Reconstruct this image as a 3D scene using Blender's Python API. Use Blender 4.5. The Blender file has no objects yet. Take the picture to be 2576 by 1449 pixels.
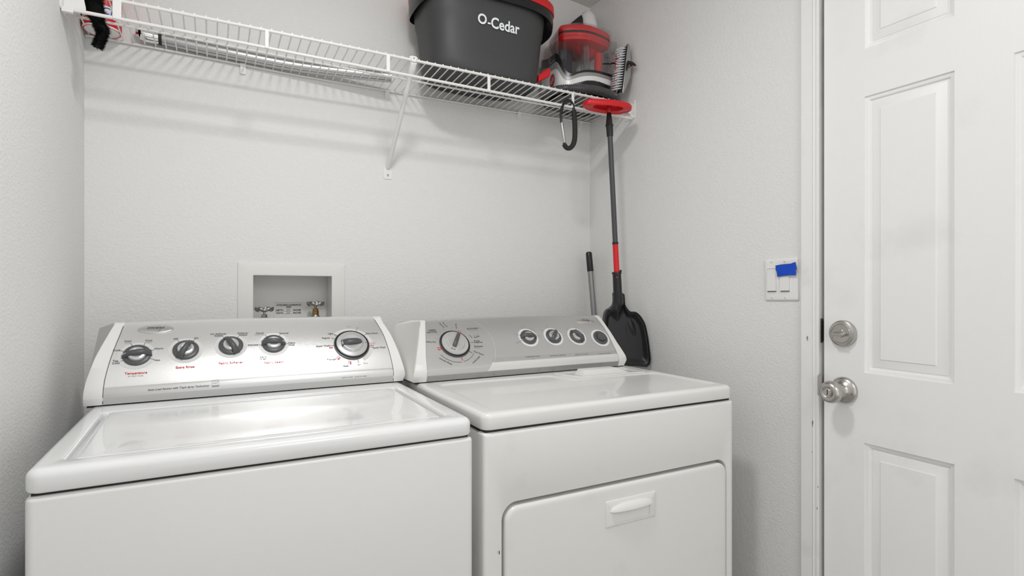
import bpy, bmesh, math, random
from mathutils import Vector, Matrix
from mathutils.geometry import tessellate_polygon
random.seed(7)
SC = bpy.context.scene
COL = SC.collection
PI = math.pi

# ---------------------------------------------------------------- camera
PSI = math.radians(28.2)
cam = bpy.data.cameras.new('camera'); co = bpy.data.objects.new('camera', cam); COL.objects.link(co)
cam.sensor_fit = 'HORIZONTAL'; cam.sensor_width = 36.0
cam.lens = 36.0 * 1400.0 / 2576.0
cam.clip_start = 0.01
co.location = (0, 0, 1.17); co.rotation_euler = (PI / 2, 0, -PSI)
SC.camera = co

# ---------------------------------------------------------------- light and exposure
SC.view_settings.view_transform = 'Standard'; SC.view_settings.look = 'None'
SC.view_settings.exposure = 0.13; SC.view_settings.gamma = 1.0
try: SC.view_settings.use_curve_mapping = False
except Exception: pass
w = bpy.data.worlds.new('world'); SC.world = w; w.use_nodes = True
w.node_tree.nodes['Background'].inputs[0].default_value = (1.0, 0.997, 0.985, 1)
w.node_tree.nodes['Background'].inputs[1].default_value = 1.0
def area(name, loc, size, power, target=None, sy=None, col=(1, .998, .992)):
    l = bpy.data.lights.new(name, 'AREA'); l.energy = power; l.color = col
    l.shape = 'DISK' if sy is None else 'RECTANGLE'; l.size = size
    if sy: l.size_y = sy
    o = bpy.data.objects.new(name, l); COL.objects.link(o); o.location = loc
    d = Vector(target) - Vector(loc) if target else Vector((0, 0, -1))
    o.rotation_euler = d.to_track_quat('-Z', 'Y').to_euler()
    return o
area('ceiling_lamp', (0.27, 0.74, 2.34), 0.19, 9.0)
area('room_fill', (0.50, -0.75, 2.20), 0.70, 5.0, (0.9, 1.5, 1.0))  # soft fill added high behind the camera, not an actual fixture

# ---------------------------------------------------------------- materials
def mat(name, col, rough=.5, metal=0., spec=.5, bump=None, coat=0., var=None, trans=0., ior=1.45, alpha=1.):
    m = bpy.data.materials.new(name); m.use_nodes = True
    nt = m.node_tree; b = nt.nodes['Principled BSDF']
    b.inputs['Base Color'].default_value = (*col, 1); b.inputs['Roughness'].default_value = rough
    b.inputs['Metallic'].default_value = metal; b.inputs['Specular IOR Level'].default_value = spec
    b.inputs['Coat Weight'].default_value = coat; b.inputs['Coat Roughness'].default_value = .05
    b.inputs['Transmission Weight'].default_value = trans; b.inputs['IOR'].default_value = ior
    b.inputs['Alpha'].default_value = alpha
    tc = nt.nodes.new('ShaderNodeTexCoord')
    if bump:
        sc, dist, det, stretch = bump
        mp = nt.nodes.new('ShaderNodeMapping'); mp.inputs['Scale'].default_value = stretch
        n = nt.nodes.new('ShaderNodeTexNoise'); n.inputs['Scale'].default_value = sc; n.inputs['Detail'].default_value = det
        n.inputs['Roughness'].default_value = .55
        bp = nt.nodes.new('ShaderNodeBump'); bp.inputs['Distance'].default_value = dist; bp.inputs['Strength'].default_value = 1.
        nt.links.new(tc.outputs['Object'], mp.inputs[0]); nt.links.new(mp.outputs[0], n.inputs['Vector'])
        nt.links.new(n.outputs['Fac'], bp.inputs['Height']); nt.links.new(bp.outputs[0], b.inputs['Normal'])
    if var:
        sc, c2, lo, hi = var
        n2 = nt.nodes.new('ShaderNodeTexNoise'); n2.inputs['Scale'].default_value = sc; n2.inputs['Detail'].default_value = 6
        rp = nt.nodes.new('ShaderNodeValToRGB'); rp.color_ramp.elements[0].position = lo; rp.color_ramp.elements[1].position = hi
        rp.color_ramp.elements[0].color = (*col, 1); rp.color_ramp.elements[1].color = (*c2, 1)
        nt.links.new(tc.outputs['Object'], n2.inputs['Vector']); nt.links.new(n2.outputs['Fac'], rp.inputs[0])
        nt.links.new(rp.outputs[0], b.inputs['Base Color'])
    return m
def clear_mat(name, tint, gloss=.12):
    m = bpy.data.materials.new(name); m.use_nodes = True; nt = m.node_tree; nt.nodes.clear()
    o = nt.nodes.new('ShaderNodeOutputMaterial'); t = nt.nodes.new('ShaderNodeBsdfTransparent'); t.inputs[0].default_value = (*tint, 1)
    g = nt.nodes.new('ShaderNodeBsdfGlossy'); g.inputs['Roughness'].default_value = .03
    g.inputs['Color'].default_value = (.95, .95, .95, 1)
    lw = nt.nodes.new('ShaderNodeLayerWeight'); lw.inputs[0].default_value = .35
    mth = nt.nodes.new('ShaderNodeMath'); mth.operation = 'MULTIPLY_ADD'; mth.inputs[1].default_value = .35; mth.inputs[2].default_value = gloss
    mx = nt.nodes.new('ShaderNodeMixShader')
    nt.links.new(lw.outputs['Facing'], mth.inputs[0]); nt.links.new(mth.outputs[0], mx.inputs[0])
    nt.links.new(t.outputs[0], mx.inputs[1]); nt.links.new(g.outputs[0], mx.inputs[2]); nt.links.new(mx.outputs[0], o.inputs[0])
    return m
M = {}
M['wall'] = mat('wall_paint', (.80, .80, .79), .75, bump=(120, .0016, 3, (1, 1, 1.4)), spec=.3)
M['ceil'] = mat('ceiling_paint', (.74, .73, .70), .8, bump=(90, .003, 3, (1, 1, 1)), spec=.3)
M['floor'] = mat('vinyl_floor', (.42, .40, .37), .5)
M['trim'] = mat('trim_paint', (.86, .857, .848), .4, bump=(35, .0006, 3, (1, 1, .25)), var=(7, (.72, .705, .68), .58, .80))
M['door'] = mat('door_paint', (.88, .88, .872), .42, bump=(160, .0002, 2, (1, 1, .2)), var=(4.5, (.76, .75, .73), .56, .80))
M['enamel'] = mat('white_enamel', (.83, .835, .84), .22, coat=.6, spec=.5)
M['enamel2'] = mat('white_enamel_body', (.80, .80, .79), .33, coat=.15, spec=.5, bump=(700, .00006, 2, (1, 1, 1)))
M['enamel3'] = mat('cream_white_enamel', (.80, .795, .775), .28, coat=.4, spec=.5, var=(9, (.73, .72, .70), .60, .82))
M['plastic'] = mat('white_plastic', (.82, .82, .81), .38)
M['plasticd'] = mat('off_white_plastic', (.80, .79, .765), .4)
M['steelw'] = mat('brushed_silver_panel', (.78, .78, .775), .31, metal=.64, bump=(60, .0001, 3, (1, 1, 40)))
M['steelw2'] = mat('bright_silver_band', (.62, .62, .615), .27, metal=.85)
M['steelw3'] = mat('grey_silver_lip', (.56, .56, .55), .4, metal=.5)
M['steeld'] = mat('grey_silver_panel', (.56, .56, .55), .38, metal=.55)
M['steeld2'] = mat('pale_grey_band', (.70, .70, .68), .45)
M['steeld3'] = mat('light_grey_band', (.50, .50, .49), .4, metal=.5)
M['steeldk'] = mat('dark_steel_lip', (.38, .38, .37), .36, metal=.6, var=(40, (.31, .31, .30), .55, .8))
M['ringw'] = mat('pale_ring_print', (.80, .80, .79), .5)
M['ringg'] = mat('grey_ring_print', (.68, .68, .67), .5)
M['nickel'] = mat('brushed_nickel', (.52, .50, .48), .28, metal=1.)
M['chrome'] = mat('chrome', (.80, .80, .80), .08, metal=1.)
M['alu'] = mat('aluminium', (.50, .50, .50), .25, metal=.95)
M['knobg'] = mat('charcoal_knob_plastic', (.085, .088, .092), .35)
M['knobs'] = mat('silver_knob_face', (.62, .62, .62), .25, metal=.45)
M['dark'] = mat('dark_gap', (.02, .02, .02), .7)
M['ink'] = mat('black_ink', (.09, .09, .09), .6)
M['inkl'] = mat('grey_ink', (.33, .33, .33), .6)
M['redink'] = mat('red_ink', (.62, .05, .06), .6)
M['red'] = mat('red_plastic', (.66, .012, .018), .35)
M['redd'] = mat('deep_red_plastic', (.50, .01, .02), .3)
M['charc'] = mat('charcoal_plastic', (.052, .053, .055), .48, bump=(900, .00015, 2, (1, 1, 1)), var=(60, (.10, .10, .10), .70, .80))
M['black'] = mat('black_plastic', (.015, .015, .016), .24, spec=.5)
M['blackm'] = mat('black_matte', (.02, .02, .02), .7)
M['gun'] = mat('grey_steel_tube', (.075, .077, .08), .35, metal=.3)
M['wire'] = mat('white_vinyl_wire', (.82, .81, .79), .4)
M['wirew'] = mat('white_bracket', (.84, .835, .82), .4)
M['blue'] = mat('blue_tape', (.0, .065, .56), .6, bump=(300, .0002, 2, (1, 1, 1)))
M['brass'] = mat('brass', (.35, .20, .08), .35, metal=1.)
M['zinc'] = mat('dull_chrome', (.42, .43, .42), .2, metal=1.)
M['sticker'] = mat('sticker_paper', (.80, .79, .76), .6)
M['wood'] = mat('bare_wood', (.20, .13, .08), .8)
M['satin'] = mat('satin_grey_metal', (.30, .30, .30), .35, metal=.7)
M['greyp'] = mat('grey_plastic', (.32, .32, .32), .35, metal=.2)
M['hose'] = mat('dark_grey_hose', (.085, .085, .088), .25)
M['bandg'] = mat('grey_band_plastic', (.30, .30, .30), .3, metal=.1)
M['jet'] = mat('jet_black_bristle', (.004, .004, .004), .8, spec=.2)
M['whiteg'] = mat('glossy_white_plastic', (.80, .80, .80), .25)
M['navy'] = mat('dark_navy_plastic', (.03, .028, .045), .3)
M['text'] = mat('white_lettering', (.85, .87, .90), .5)
M['canw'] = mat('white_can_label', (.82, .81, .80), .4)
M['bluek'] = mat('blue_ink', (.02, .09, .5), .5)
M['clear'] = clear_mat('clear_plastic', (.90, .905, .91), .03)
M['clearg'] = clear_mat('smoky_clear_plastic', (.74, .74, .76), .10)

# ---------------------------------------------------------------- helpers
ORG = {}
def root(name, loc, label, cat, group=None):
    o = bpy.data.objects.new(name, None); COL.objects.link(o); o.location = loc; o.empty_display_size = .05
    o['label'] = label; o['category'] = cat
    if group: o['group'] = group
    ORG[o.name] = Vector(loc); return o
def obj(name, bm, m, parent=None, smooth=True, label=None, bevel=0, angle=35, kind=None, cat=None):
    """bm in world coordinates -> one mesh object, origin at the parent's origin"""
    if parent is None:
        vs = [v.co for v in bm.verts]
        org = Vector(((min(v.x for v in vs) + max(v.x for v in vs)) / 2, (min(v.y for v in vs) + max(v.y for v in vs)) / 2, min(v.z for v in vs)))
    else: org = ORG[parent.name]
    bmesh.ops.translate(bm, verts=bm.verts, vec=-org)
    bmesh.ops.recalc_face_normals(bm, faces=bm.faces)
    me = bpy.data.meshes.new(name); bm.to_mesh(me); bm.free()
    for mm in (m if isinstance(m, (list, tuple)) else [m]): me.materials.append(mm if not isinstance(mm, str) else M[mm])
    o = bpy.data.objects.new(name, me); COL.objects.link(o)
    if parent is None: o.location = org
    else: o.parent = parent
    ORG[o.name] = org
    if bevel:
        md = o.modifiers.new('b', 'BEVEL'); md.width = bevel; md.segments = 3; md.limit_method = 'ANGLE'; md.angle_limit = math.radians(30)
    if smooth:
        me.shade_smooth()
        me.set_sharp_from_angle(angle=math.radians(angle))
    if label: o['label'] = label
    if kind: o['kind'] = kind
    if cat: o['category'] = cat
    return o
def B(): return bmesh.new()
def box(bm, x0, x1, y0, y1, z0, z1, mi=0):
    v = [bm.verts.new(p) for p in ((x0,y0,z0),(x1,y0,z0),(x1,y1,z0),(x0,y1,z0),(x0,y0,z1),(x1,y0,z1),(x1,y1,z1),(x0,y1,z1))]
    for f in ((0,3,2,1),(4,5,6,7),(0,1,5,4),(1,2,6,5),(2,3,7,6),(3,0,4,7)):
        bm.faces.new([v[i] for i in f]).material_index = mi
    return v
def loft(bm, loops, cap0=False, cap1=False, closed=True, mi=0, mis=None):
    L = [[bm.verts.new(p) for p in lp] for lp in loops]
    n = len(L[0])
    for k, (a, b) in enumerate(zip(L, L[1:])):
        for i in range(n if closed else n - 1):
            j = (i + 1) % n
            try: f = bm.faces.new((a[i], a[j], b[j], b[i])); f.material_index = mis[k] if mis else mi
            except ValueError: pass
    if cap0: bm.faces.new(L[0][::-1]).material_index = mis[0] if mis else mi
    if cap1: bm.faces.new(L[-1]).material_index = mis[-1] if mis else mi
    return L
def rpoly(pts, rad, n=6, inset=0.):
    """rounded polygon (ccw), moved inward by inset; same vertex count for any inset"""
    N = len(pts); P = [Vector(p) for p in pts]; out = []
    rr = rad if isinstance(rad, (list, tuple)) else [rad] * N
    Q = []
    for i in range(N):
        a, b, c = P[i - 1], P[i], P[(i + 1) % N]
        d1 = (b - a).normalized(); d2 = (c - b).normalized()
        n1 = Vector((-d1.y, d1.x)); n2 = Vector((-d2.y, d2.x))
        m = (n1 + n2); m = m / max(m.dot(n1), 1e-6) if m.length > 1e-6 else n1
        Q.append(b + m * inset)
    for i in range(N):
        a, b, c = Q[i - 1], Q[i], Q[(i + 1) % N]
        d1 = (b - a).normalized(); d2 = (c - b).normalized()
        cr = d1.x * d2.y - d1.y * d2.x; ang = math.atan2(cr, d1.dot(d2))
        r = max(rr[i] - (inset if ang > 0 else -inset), 1e-4)
        t = r * math.tan(abs(ang) / 2)
        p0 = b - d1 * t; nn = Vector((-d1.y, d1.x)) * (1 if ang > 0 else -1); cc = p0 + nn * r
        a0 = math.atan2(p0.y - cc.y, p0.x - cc.x)
        for k in range(n + 1):
            th = a0 + ang * k / n; out.append((cc.x + r * math.cos(th), cc.y + r * math.sin(th)))
    return out
def rrect(x0, x1, y0, y1, r, n=6, inset=0.): return rpoly([(x0,y0),(x1,y0),(x1,y1),(x0,y1)], r, n, inset)
def tube(bm, pts, r, n=12, caps=True, mi=0, closed=False):
    P = [Vector(p) for p in pts]; R = r if isinstance(r, (list, tuple)) else [r] * len(P)
    T = []
    for i in range(len(P)):
        if closed: t = P[(i + 1) % len(P)] - P[i - 1]
        else: t = P[min(i + 1, len(P) - 1)] - P[max(i - 1, 0)]
        T.append(t.normalized())
    u = T[0].orthogonal().normalized(); loops = []
    for i in range(len(P)):
        u = (u - T[i] * u.dot(T[i])).normalized(); v = T[i].cross(u)
        loops.append([P[i] + (u * math.cos(2 * PI * k / n) + v * math.sin(2 * PI * k / n)) * R[i] for k in range(n)])
    if closed: loops.append(loops[0])
    loft(bm, loops, caps and not closed, caps and not closed, mi=mi)
def revolve(bm, prof, origin, axis, n=40, mi=0, cap0=True, cap1=True, mis=None, up=None):
    """prof = [(radius, height)]; axis = direction"""
    A = Vector(axis).normalized(); U = (Vector(up) - A * Vector(up).dot(A)).normalized() if up else A.orthogonal().normalized(); V = A.cross(U); O = Vector(origin)
    loft(bm, [[O + A * h + (U * math.cos(2*PI*k/n) + V * math.sin(2*PI*k/n)) * max(r, 1e-5) for k in range(n)] for r, h in prof], cap0, cap1, mi=mi, mis=mis)
def crom(pts, k=6, closed=False):
    P = [Vector(p) for p in pts]; out = []; N = len(P)
    rng = range(N if closed else N - 1)
    for i in rng:
        p0 = P[i - 1] if (closed or i > 0) else P[0]; p1 = P[i]; p2 = P[(i + 1) % N]; p3 = P[(i + 2) % N] if (closed or i + 2 < N) else P[-1]
        for j in range(k):
            t = j / k
            out.append(.5 * ((2 * p1) + (p2 - p0) * t + (2*p0 - 5*p1 + 4*p2 - p3) * t*t + (3*p1 - p0 - 3*p2 + p3) * t**3))
    if not closed: out.append(P[-1])
    return out
def prism(bm, poly, fr, t0, t1, mi=0):
    """poly of (a,b); fr(a,b,t)->3D"""
    loft(bm, [[fr(a, b, t0) for a, b in poly], [fr(a, b, t1) for a, b in poly]], True, True, mi=mi)
_tc = {}
def text2d(s, bold=0., shear=0.):
    """flat letters as (verts, faces, width) with size 1"""
    k = (s, bold, shear)
    if k in _tc: return _tc[k]
    cu = bpy.data.curves.new('t', 'FONT'); cu.body = s; cu.size = 1; cu.offset = bold; cu.shear = shear; cu.resolution_u = 3; cu.fill_mode = 'FRONT'
    o = bpy.data.objects.new('t', cu); COL.objects.link(o)
    dg = bpy.context.evaluated_depsgraph_get(); dg.update()
    me = bpy.data.meshes.new_from_object(o.evaluated_get(dg))
    vs = [(v.co.x, v.co.y) for v in me.vertices]; fs = [tuple(p.vertices) for p in me.polygons]
    bpy.data.objects.remove(o); bpy.data.meshes.remove(me); bpy.data.curves.remove(cu)
    x0 = min(v[0] for v in vs); x1 = max(v[0] for v in vs)
    vs = [(x - (x0 + x1) / 2, y - .35) for x, y in vs]
    _tc[k] = (vs, fs, x1 - x0); return _tc[k]
def put_text(bm, s, fr, cx, cy, width=None, size=None, rot=0., bold=0., shear=0., mi=0, ys=1.):
    vs, fs, w = text2d(s, bold, shear); k = size if size else width / w
    c, sn = math.cos(rot), math.sin(rot); V = []
    for x, y in vs:
        x, y = x * k, y * k * ys; V.append(bm.verts.new(fr(cx + x * c - y * sn, cy + x * sn + y * c)))
    for f in fs:
        try: bm.faces.new([V[i] for i in f]).material_index = mi
        except ValueError: pass
def flat(bm, poly, fr, mi=0):
    V = [bm.verts.new(fr(a, b)) for a, b in poly]
    for t in tessellate_polygon([[Vector((a, b, 0)) for a, b in poly]]):
        try: bm.faces.new([V[i] for i in t]).material_index = mi
        except ValueError: pass
def line(bm, a, b, w, fr, mi=0):
    d = Vector((b[0] - a[0], b[1] - a[1])).normalized() * (w / 2); n = (-d.y, d.x)
    flat(bm, [(a[0]+n[0], a[1]+n[1]), (b[0]+n[0], b[1]+n[1]), (b[0]-n[0], b[1]-n[1]), (a[0]-n[0], a[1]-n[1])], fr, mi)
def ring(bm, cx, cy, r0, r1, fr, a0=0, a1=2 * PI, n=48, mi=0):
    full = abs(a1 - a0 - 2 * PI) < 1e-6
    lo = [fr(cx + r0 * math.cos(a0 + (a1-a0)*i/n), cy + r0 * math.sin(a0 + (a1-a0)*i/n)) for i in range(n + (0 if full else 1))]
    hi = [fr(cx + r1 * math.cos(a0 + (a1-a0)*i/n), cy + r1 * math.sin(a0 + (a1-a0)*i/n)) for i in range(n + (0 if full else 1))]
    loft(bm, [lo, hi], closed=full, mi=mi)

# ---------------------------------------------------------------- measured outlines and print positions
CL= [(1.1,1.8,2.0343,2.0012,1.9831,1.9079),(1.0986,1.7902,2.0305,1.9975,1.9796,1.9047),(1.0972,1.7805,2.0267,1.9939,1.976,1.9014),(1.0958,1.7707,2.0229,1.9902,1.9724,1.8982),(1.0945,1.761,2.0191,1.9866,1.9688,1.8949),(1.0931,1.7512,2.0187,1.9859,1.9673,1.8929),(1.0918,1.7415,2.0189,1.9858,1.9661,1.891),(1.0904,1.7317,2.0179,1.9857,1.965,1.8892),(1.0891,1.722,2.0168,1.9856,1.9638,1.8874),(1.0878,1.7122,2.0158,1.9854,1.9625,1.8855),(1.0864,1.7024,2.0148,1.9854,1.9614,1.8837),(1.0851,1.6927,2.0137,1.9853,1.9602,1.8818),(1.0838,1.6829,2.0127,1.9851,1.9589,1.88),(1.0824,1.6732,2.0116,1.9824,1.9563,1.8781),(1.0869,1.6655,2.0043,1.9653,1.9369,1.8792),(1.0942,1.6589,1.9681,1.9335,1.9097,1.8819),(1.1015,1.6523,1.9334,1.9136,1.9004,1.8846),(1.1088,1.6456,1.9254,1.9151,1.9047,1.8873),(1.1163,1.6393,1.9292,1.9191,1.9091,1.8901),(1.1251,1.6348,1.9328,1.924,1.913,1.8937),(1.1338,1.6303,1.9357,1.9289,1.9155,1.8969),(1.1426,1.6258,1.9385,1.9312,1.918,1.8997),(1.1515,1.6216,1.9415,1.9336,1.9207,1.9026),(1.161,1.6192,1.945,1.9366,1.9239,1.906),(1.1706,1.6169,1.9459,1.9374,1.9249,1.9094),(1.1802,1.6152,1.9464,1.9379,1.9258,1.9101),(1.19,1.6159,1.9479,1.9394,1.9275,1.9114),(1.1998,1.6166,1.9495,1.9409,1.9293,1.9126),(1.2097,1.6173,1.951,1.9424,1.931,1.9139),(1.2195,1.618,1.9511,1.9423,1.9309,1.9134),(1.2291,1.6201,1.9518,1.9429,1.9314,1.9135),(1.2387,1.6224,1.9526,1.9435,1.932,1.9137),(1.2483,1.6246,1.9534,1.9441,1.9325,1.9139),(1.2579,1.6268,1.9541,1.9446,1.933,1.914),(1.2675,1.6291,1.9549,1.9452,1.9336,1.9142),(1.2771,1.6313,1.9557,1.9458,1.9342,1.9144),(1.2863,1.6345,1.957,1.947,1.9353,1.9152),(1.2955,1.6382,1.9586,1.9483,1.9366,1.9162),(1.3046,1.6419,1.9598,1.9495,1.9377,1.9168),(1.3084,1.6508,1.9645,1.9541,1.9423,1.9216),(1.312,1.66,1.9691,1.9587,1.9468,1.9262)]
WT= [('Tap',-0.1934,0.1028),('Cold',-0.1922,0.0968),('Cold',-0.1941,0.1323),('Cool',-0.1749,0.1585),('darks',-0.1745,0.1532),('Cool',-0.134,0.1578),('brights',-0.1337,0.1525),('Warm',-0.113,0.1314),('Hot',-0.1141,0.0989),('all cold rinses',-0.1533,0.0616),('Off',-0.0798,0.1589),('On',-0.0368,0.1589),('No Softener',0.011,0.1699),('Added',0.011,0.1636),('Softener',0.0656,0.1696),('Added',0.0654,0.1632),('Casual',0.104,0.1674),('Heavy Press',0.1037,0.1616),('Normal',0.1614,0.1641),('Delicate',0.0868,0.1293),('Heavy',0.1776,0.1307),('Duty',0.1771,0.1243),('Hand',0.1082,0.092),('Wash',0.108,0.0864),('Light',0.2778,0.157),('Regular',0.2647,0.1421),('Super Wash',0.2537,0.1162),('Prewash',0.2711,0.0739),('Soak',0.305,0.0528),('Extra Rinse',0.3884,0.1535),('Spin',0.389,0.1185),('Quick Wash',0.3993,0.1028),('Spin',0.3391,0.0543),('Rinse',0.3562,0.0572),('Rinse',0.3311,0.182),('Spin',0.3531,0.177),('pull to start   push to stop',0.3235,0.0223)]
WK= [(-0.1838,0.101,-0.1781,0.1033),(-0.1878,0.1313,-0.1792,0.1267),(-0.1682,0.1505,-0.1642,0.1416),(-0.1406,0.15,-0.1431,0.1409),(-0.1207,0.129,-0.1282,0.1249),(-0.1199,0.1005,-0.1286,0.1045),(-0.0764,0.1557,-0.0713,0.147),(-0.0393,0.156,-0.0449,0.1466),(0.0197,0.1595,0.0257,0.1511),(0.0559,0.1595,0.0503,0.1509),(0.1162,0.1602,0.1213,0.152),(0.153,0.1602,0.1476,0.1519),(0.0981,0.1286,0.1072,0.128),(0.1697,0.128,0.1612,0.1285),(0.2867,0.1538,0.2941,0.1466),(0.2779,0.1407,0.2866,0.1368),(0.2698,0.1165,0.2819,0.1157),(0.2819,0.0761,0.2924,0.0842),(0.3106,0.057,0.3142,0.0697),(0.3502,0.1731,0.3459,0.1607),(0.3739,0.1521,0.3652,0.1455),(0.3847,0.1188,0.3748,0.118),(0.3843,0.1038,0.3718,0.1066),(0.3387,0.0591,0.3367,0.0681)]
WR= [(0.273,0.1097),(0.2893,0.075),(0.3172,0.0607),(0.3812,0.1111)]
DT= [('TIMED',0.552,0.1661),('DRYING',0.5498,0.1581),('Heavy Dry',0.5379,0.1226),('ACCUDRY',0.6784,0.1645),('sensor drying',0.6761,0.1579),('Very Dry',0.6800,0.1379),('Towels',0.6800,0.1315),('Energy',0.6770,0.1176),('Preferred',0.6790,0.1118),('Delicates',0.6780,0.0984),('Less Dry',0.6750,0.093),('Cool Down',0.6700,0.0759),('Wrinkle Shield',0.5640,0.0560),('50',0.555,0.1321),('40',0.5624,0.1472),('30',0.5742,0.1592),('20',0.5861,0.1667),('10',0.6161,0.1718)]
PAN= [(1.2311,1.5399,1.1555),(1.2284,1.5408,1.1347),(1.227,1.5413,1.1153),(1.2161,1.5451,1.1015),(1.2019,1.5501,1.0919),(1.1944,1.5527,1.0658),(1.1931,1.5532,0.9968),(1.2093,1.5475,0.9274),(1.2502,1.5332,0.9016),(1.3051,1.514,0.8962),(1.3397,1.5018,0.8945),(1.3533,1.4971,0.9076),(1.3518,1.4976,0.9501),(1.3397,1.5018,1.0295),(1.3241,1.5073,1.0653),(1.3046,1.5141,1.0857),(1.2817,1.5221,1.09),(1.2653,1.5279,1.1179),(1.2639,1.5284,1.1485)]

# ================================================================ the room
YB, XR, XL = 1.867, 1.365, -0.307
HX0, HX1, HZ0, HZ1 = 0.100, 0.340, 0.985, 1.213     # hole for the outlet box
def cz(x): return 2.322 + .09 * (1.365 - x)
def struct(name, bm, m, smooth=False, parent=None, bevel=0):
    o = obj(name, bm, m, parent, smooth=smooth, bevel=bevel)
    if parent is None: o['kind'] = 'structure'
    return o
b = B()
for x0, x1, z0, z1 in ((XL - .1, HX0, -.0, 2.6), (HX1, XR + .1, 0, 2.6), (HX0, HX1, HZ1, 2.6), (HX0, HX1, 0, HZ0)):
    box(b, x0, x1, YB, YB + .14, z0, z1)
struct('wall_back', b, 'wall')
b = B(); box(b, XL - .1, XL, -1.2, YB, 0, 2.6); struct('wall_left', b, 'wall')
b = B()
for y0, y1, z0, z1 in ((.890, YB, 0, 2.6), (-1.2, .183, 0, 2.6), (.183, .890, 2.046, 2.6)): box(b, XR, XR + .1, y0, y1, z0, z1)
struct('wall_right', b, 'wall')
b = B(); box(b, XL - .1, XR + .1, -1.2, YB + .1, -.05, 0); struct('floor', b, 'floor')
b = B()
v = box(b, XL - .1, XR + .1, -1.2, YB + .1, 0, 0)
for i, q in enumerate(v): q.co.z = cz(q.co.x) + (.08 if i > 3 else 0)
struct('ceiling', b, 'ceil')

# ---- door casing and jamb
b = B()
pr = [(1.3655,.928),(1.3548,.9272),(1.3532,.9245),(1.3537,.8935),(1.3512,.8905),(1.3540,.8872),(1.3518,.8845),(1.3512,.8782),(1.3522,.8766),(1.3655,.8805)]
loft(b, [[(x, y, z) for x, y in pr] for z in (0, 2.10)], True, True)
cas = struct('trim_1', b, 'trim')
b = B(); loft(b, [[(x, 1.067 - y, z) for x, y in pr] for z in (0, 2.10)], True, True); struct('trim_2', b, 'trim')
b = B(); box(b, 1.3515, 1.3655, .139, .928, 2.045, 2.10); struct('trim_3', b, 'trim')
b = B(); box(b, 1.3655, 1.45, .8815, .890, 0, 2.046); box(b, 1.3655, 1.45, .183, .1936, 0, 2.046); box(b, 1.3655, 1.45, .1936, .8734, 2.036, 2.046)
box(b, 1.406, 1.42, .8634, .8815, 0, 2.036); box(b, 1.406, 1.42, .1936, .2036, 0, 2.036)
jamb = struct('trim_4', b, 'trim')
b = B(); box(b, 1.3600, 1.3785, .8806, .8815, 1.030, 1.092); box(b, 1.3700, 1.3785, .8800, .8807, 1.034, 1.087, 1)
obj('strike_plate', b, ['wood', 'dark'], jamb, smooth=False, label='deadbolt slot with worn brown edge')
b = B(); prism(b, rrect(1.3475, 1.3675, .896, .951, .008), lambda a, c, t: (a, t, c), .8748, .8762)
obj('strike_plate', b, 'nickel', jamb, smooth=False, label='curved metal latch plate')
for (y, z, hy, hz) in ((.9065, 1.040, .0012, .0065), (.8915, .823, .0014, .009), (.8795, .61, .0008, .004), (.8775, .665, .0008, .0025), (.8935, .75, .0006, .002)):
    b = B(); flat(b, [(y + hy * math.cos(t) * (1 + .3 * math.sin(3 * t)), z + hz * math.sin(t)) for t in [2 * PI * i / 12 for i in range(12)]], lambda a, c: (1.3510, a, c))
    obj('paint_chip', b, 'wood', cas, smooth=False)

# ---- door: six raised panels
DX = 1.368
Ys = [.195, .306, .491, .5895, .773, .8718]     # hinge edge, panel, mullion, panel, lock stile
Zs = [.012, .250, .8005, .9677, 1.626, 1.740, 1.925, 2.034]
b = B()
def rectf(y0, y1, z0, z1, x=DX): b.faces.new([b.verts.new(p) for p in ((x, y0, z0), (x, y0, z1), (x, y1, z1), (x, y1, z0))])
for k, (z0, z1) in enumerate(zip(Zs, Zs[1:])):
    if k % 2 == 0: rectf(Ys[0], Ys[5], z0, z1)
    else:
        rectf(Ys[0], Ys[1], z0, z1); rectf(Ys[2], Ys[3], z0, z1); rectf(Ys[4], Ys[5], z0, z1)
        for y0, y1 in ((Ys[1], Ys[2]), (Ys[3], Ys[4])):
            L = []
            for ins, dp in ((0, 0), (.0008, .0035), (.005, .0045), (.009, .0060), (.0115, .0100), (.0145, .0100), (.016, .0085), (.034, .0040), (.0358, .0022), (.037, .0022)):
                L.append([(DX + dp, y, z) for y, z in ((y0 + ins, z0 + ins), (y1 - ins, z0 + ins), (y1 - ins, z1 - ins), (y0 + ins, z1 - ins))])
            loft(b, L, False, True)
xb = DX + .035
v = [b.verts.new(p) for p in ((DX, Ys[0], Zs[0]), (DX, Ys[5], Zs[0]), (DX, Ys[5], Zs[-1]), (DX, Ys[0], Zs[-1]), (xb, Ys[0], Zs[0]), (xb, Ys[5], Zs[0]), (xb, Ys[5], Zs[-1]), (xb, Ys[0], Zs[-1]))]
for f in ((4, 5, 6, 7), (0, 1, 5, 4), (1, 2, 6, 5), (2, 3, 7, 6), (3, 0, 4, 7)): b.faces.new([v[i] for i in f])
bmesh.ops.remove_doubles(b, verts=b.verts, dist=1e-5)
door = struct('door_1', b, 'door')
door.data.shade_smooth(); door.data.set_sharp_from_angle(angle=math.radians(28))
def dprof(prof, y, z, name, m, par, **k):
    bb = B(); revolve(bb, prof, (DX, y, z), (-1, 0, 0), n=56); return obj(name, bb, m, par, **k)
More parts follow.
